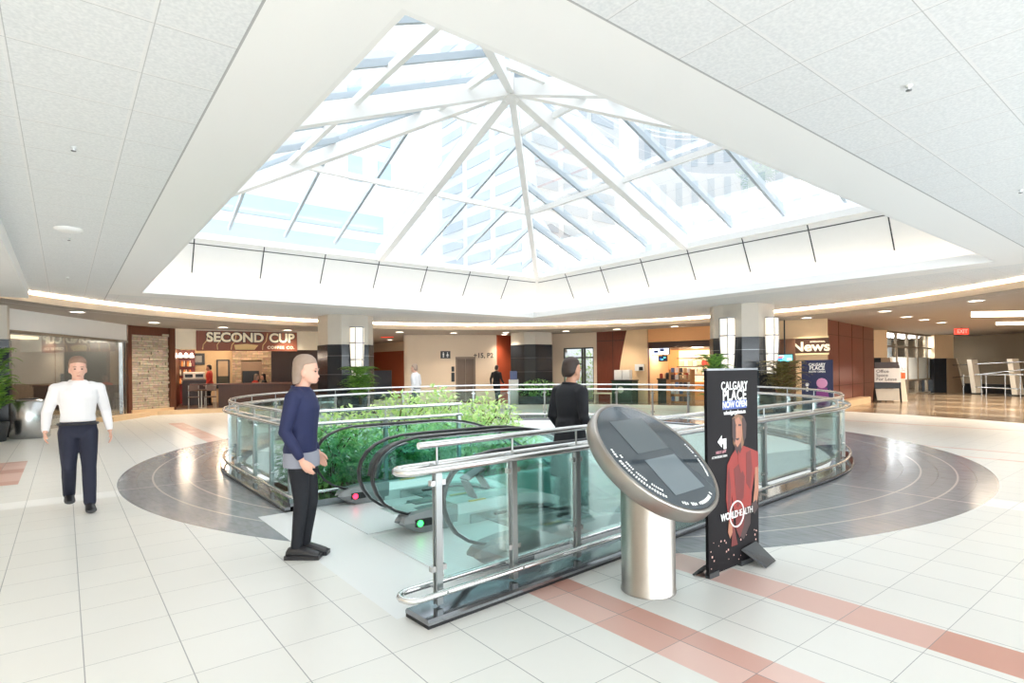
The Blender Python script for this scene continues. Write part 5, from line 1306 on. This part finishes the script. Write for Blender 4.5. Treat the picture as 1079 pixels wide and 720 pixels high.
NAVY = M('navy jacket cloth', (34, 40, 78), .8, var=.12, bump=.2); BLACKC = M('black cloth', (24, 25, 32), .8, var=.12, bump=.2); BLK = M('black leather', (34, 33, 36), .4)
HAIRG = M('grey brown hair', (146, 116, 98), .7, var=.15, scale=30); HAIRD = M('dark brown hair', (52, 38, 32), .6, var=.15, scale=30); HAIRF = M('faded brown hair', (158, 136, 120), .7, var=.15, scale=30)
REDC = M('red shirt cloth', (206, 66, 52), .8, var=.08)
def walk(step=.2, lean=.05, belt=True):
    return dict(lean=lean, belt=belt, armL=((.0, .2, 1.40), (-.06, .27, 1.13), (.02, .30, .90)), armR=((.0, -.2, 1.40), (-.02, -.28, 1.13), (.16, -.30, .93)),
                legL=((0, .09, .9), (.13, .09, .50), (step, .09, .085)), legR=((0, -.09, .9), (.05, -.09, .50), (-step - .02, -.08, .14)), heelR=.45)
# man walking towards the camera at left
mpos = Vector((.12, 8.25, 0))
m_ = person('person in a white shirt and dark navy trousers walking across the tiles at left', mpos, atan2(-8.25, .35), walk(.2), SKIN, HAIRG, SHIRTW, NAVYT, BLK, vox=.0075, scale=.99, top_z=1.08)
# woman in profile by the escalator landing
Jw = dict(lean=.02, headx=.04, armL=((.0, .18, 1.40), (-.05, .22, 1.12), (.06, .23, .90)), armR=((.0, -.18, 1.40), (-.05, -.23, 1.12), (.08, -.22, .89)),
          legL=((0, .08, .9), (.06, .07, .50), (.0, .06, .095)), legR=((0, -.08, .9), (.02, -.07, .50), (-.03, -.06, .095)), clog=True, hem=True, trouser=[.098, .082, .062, .058, .05, .05])
w_ = person('person in a navy jacket, black trousers and clogs standing beside the escalator landing', (1.56, 4.86, .0), atan2(-.618, .786), Jw, SKIN, HAIRF, NAVY, BLACKC, BLK, vox=.0075, scale=.955, hair_len=.04)
# rider going down the near escalator
Je = dict(lean=.03, armL=((.0, .19, 1.40), (-.05, .23, 1.14), (.1, .22, .95)), armR=((.0, -.19, 1.40), (-.03, -.24, 1.14), (.14, -.24, .96)), legL=((0, .09, .9), (.03, .09, .5), (0, .09, .085)), legR=((0, -.09, .9), (.03, -.09, .5), (0, -.09, .085)))
person('person in a long dark coat riding down the near escalator', (4.2, 4.36, -.06), .0, Je, SKIN2, HAIRD, BLACKC, BLACKC, BLK, vox=.012, scale=.98, long_coat=True)
v = GP(438, 18.4); person('person in a white shirt behind the far side of the guardrail', v, 2.2, walk(.12), SKIN, HAIRF, SHIRTW, NAVYT, BLK, vox=.014)
v = GP(523, 26.2); person('person in dark clothes walking past the rust red wall', v, .4, walk(.15), SKIN2, HAIRD, BLACKC, BLACKC, BLK, vox=.016)
# cafe people
Js = dict(lean=.12, armL=((.03, .19, 1.40), (.05, .24, 1.14), (.28, .14, 1.08)), armR=((.03, -.19, 1.40), (.05, -.24, 1.14), (.28, -.14, 1.08)), legL=((0, .09, .9), (.42, .1, .92), (.42, .1, .5)), legR=((0, -.09, .9), (.42, -.1, .92), (.42, -.1, .5)))
def seated(label, px, yo, rz, topm, hairm, hl):
    p = sC.pt(sC.x(px, yo), yo, .14 - .42); person(label, p, rz, Js, SKIN, hairm, topm, BLACKC, BLK, vox=.016, hair_len=hl)
    t = thing('cafe_chair', 'chair under the ' + label.split(' seated')[0], 'chair', sC.pt(sC.x(px, yo), yo, .14), rz - pi / 2)
    MB().box((-.2, -.2, .34), (.2, .2, .38), .01).build('seat', CH, t); MB().box((-.2, -.24, .6), (.2, -.21, .85), .01).build('backrest', CH, t)
    for x in (-.18, .18):
        for y in (-.18, .18): MB().tube([(x, y, 0), (x, y, .35)], .014, 6).build('leg', CHL, t)
seated('person with dark hair and a red top seated behind the cafe half wall', 268, 1.35, sC.ang + .3, REDC, HAIRF, .1)
seated('person in black seated near the cafe fireplace', 279.5, 2.9, sC.ang + pi, BLACKC, HAIRD, .12)
p = sC.pt(sC.x(221, 2.2), 2.3, .14); person('person in a red shirt standing at the cafe counter', p, sC.ang + pi, Je, SKIN2, HAIRD, REDC, BLACKC, BLK, vox=.016)

# ================================================================== LIGHT
wd = bpy.data.worlds.new('sky'); SC.world = wd; wd.use_nodes = True
N, L = wd.node_tree.nodes, wd.node_tree.links
bg = N['Background']; tc = N.new('ShaderNodeTexCoord'); sp = N.new('ShaderNodeSeparateXYZ'); L.new(tc.outputs['Generated'], sp.inputs[0])
cr_ = N.new('ShaderNodeValToRGB'); cr_.color_ramp.elements[0].position = .45; cr_.color_ramp.elements[0].color = (.80, .86, .92, 1); cr_.color_ramp.elements[1].position = .85; cr_.color_ramp.elements[1].color = (.97, .985, 1, 1)
L.new(sp.outputs[2], cr_.inputs[0]); L.new(cr_.outputs[0], bg.inputs[0]); bg.inputs[1].default_value = 1.0
def area(name, loc, rot, sx, sy, power, col=(1, 1, 1), portal=False):
    l = bpy.data.lights.new(name, 'AREA'); l.shape = 'RECTANGLE'; l.size = sx; l.size_y = sy; l.energy = power; l.color = col
    o = bpy.data.objects.new(name, l); COL.objects.link(o); o.location = loc; o.rotation_euler = rot
    if portal: l.cycles.is_portal = True
    return o
area('skylight_portal', (BC.x, BC.y, 4.9), (0, 0, 0), 12.8, 13.2, 1, portal=True)
area('entrance_portal', (8, -8.7, 1.7), (-pi / 2, 0, pi), 34, 3.1, 1, portal=True)
area('entrance_fill', (6, -8.6, 1.75), (-pi / 2 - .25, 0, pi), 30, 3.0, 650, (.9, .96, 1))  # fill lamp at the added entrance, tilted up to lift the near ceiling
def pointl(loc, power, col=(1, .84, .66), r=.25):
    l = bpy.data.lights.new('shop_lamp', 'POINT'); l.energy = power; l.color = col; l.shadow_soft_size = r
    o = bpy.data.objects.new('shop_lamp', l); COL.objects.link(o); o.location = loc; return o
for px, yo in ((195, 2.2), (235, 3.2), (270, 3.4)): pointl(sC.pt(sC.x(px, yo), yo, 2.9), 26, (1, .78, .55))
pass
for px in (700, 735): pointl(sI.pt(sI.x(px, 1.6), 1.6, 2.3), 28, (1, .8, .58))
for px in (40, 100): pointl(sA.pt(sA.x(px, 1.2), 1.2, 3.12), 14, (1, .9, .78))
for px in (146, 166): spot(sB.pt(sB.x(px), -.55, 3.22), 26, (1, .88, .72), 1.3)
for x, y in ((24, 4), (29, 6), (34, 9), (30, 0), (24, -3), (38, 12)): spot((x, y, ZL - .05), 240, (1, .9, .78), 2.7)  # extra spots without fittings, added to brighten the right corridor
pass
for x, y in ((-4, -4), (-4, 3), (-4, 10)): spot((x, y, ZL - .05), 180, (1, .93, .84), 2.4)  # unseen spots without fittings, added as fill on the left side

# ================================================================== CAMERA AND VIEW
cam = bpy.data.cameras.new('camera'); co = bpy.data.objects.new('camera', cam); COL.objects.link(co)
cam.sensor_fit = 'HORIZONTAL'; cam.sensor_width = 36; cam.lens = F / 1079 * 36; cam.shift_x = 0; cam.shift_y = (CY - 360) / 1079; cam.clip_start = .05; cam.clip_end = 500
right = Vector((RX, RY, 0)).normalized(); fwd = Vector((FX, FY, 0)).normalized(); upv = Vector((0, 0, 1))
r2 = right * cos(ROLL) - upv * sin(ROLL); u2 = upv * cos(ROLL) + right * sin(ROLL)
# content turns counter-clockwise when the camera rolls clockwise
co.matrix_world = Matrix(((r2.x, u2.x, -fwd.x, 0), (r2.y, u2.y, -fwd.y, 0), (r2.z, u2.z, -fwd.z, H), (0, 0, 0, 1)))
SC.camera = co
cy = SC.cycles
cy.max_bounces = 10; cy.diffuse_bounces = 6; cy.glossy_bounces = 4; cy.transparent_max_bounces = 24; cy.caustics_reflective = False; cy.caustics_refractive = False
cy.sample_clamp_indirect = 6; cy.use_denoising = True
vs = SC.view_settings; vs.view_transform = 'Standard'; vs.look = 'None'; vs.gamma = 1; vs.use_curve_mapping = False; vs.exposure = 1.76
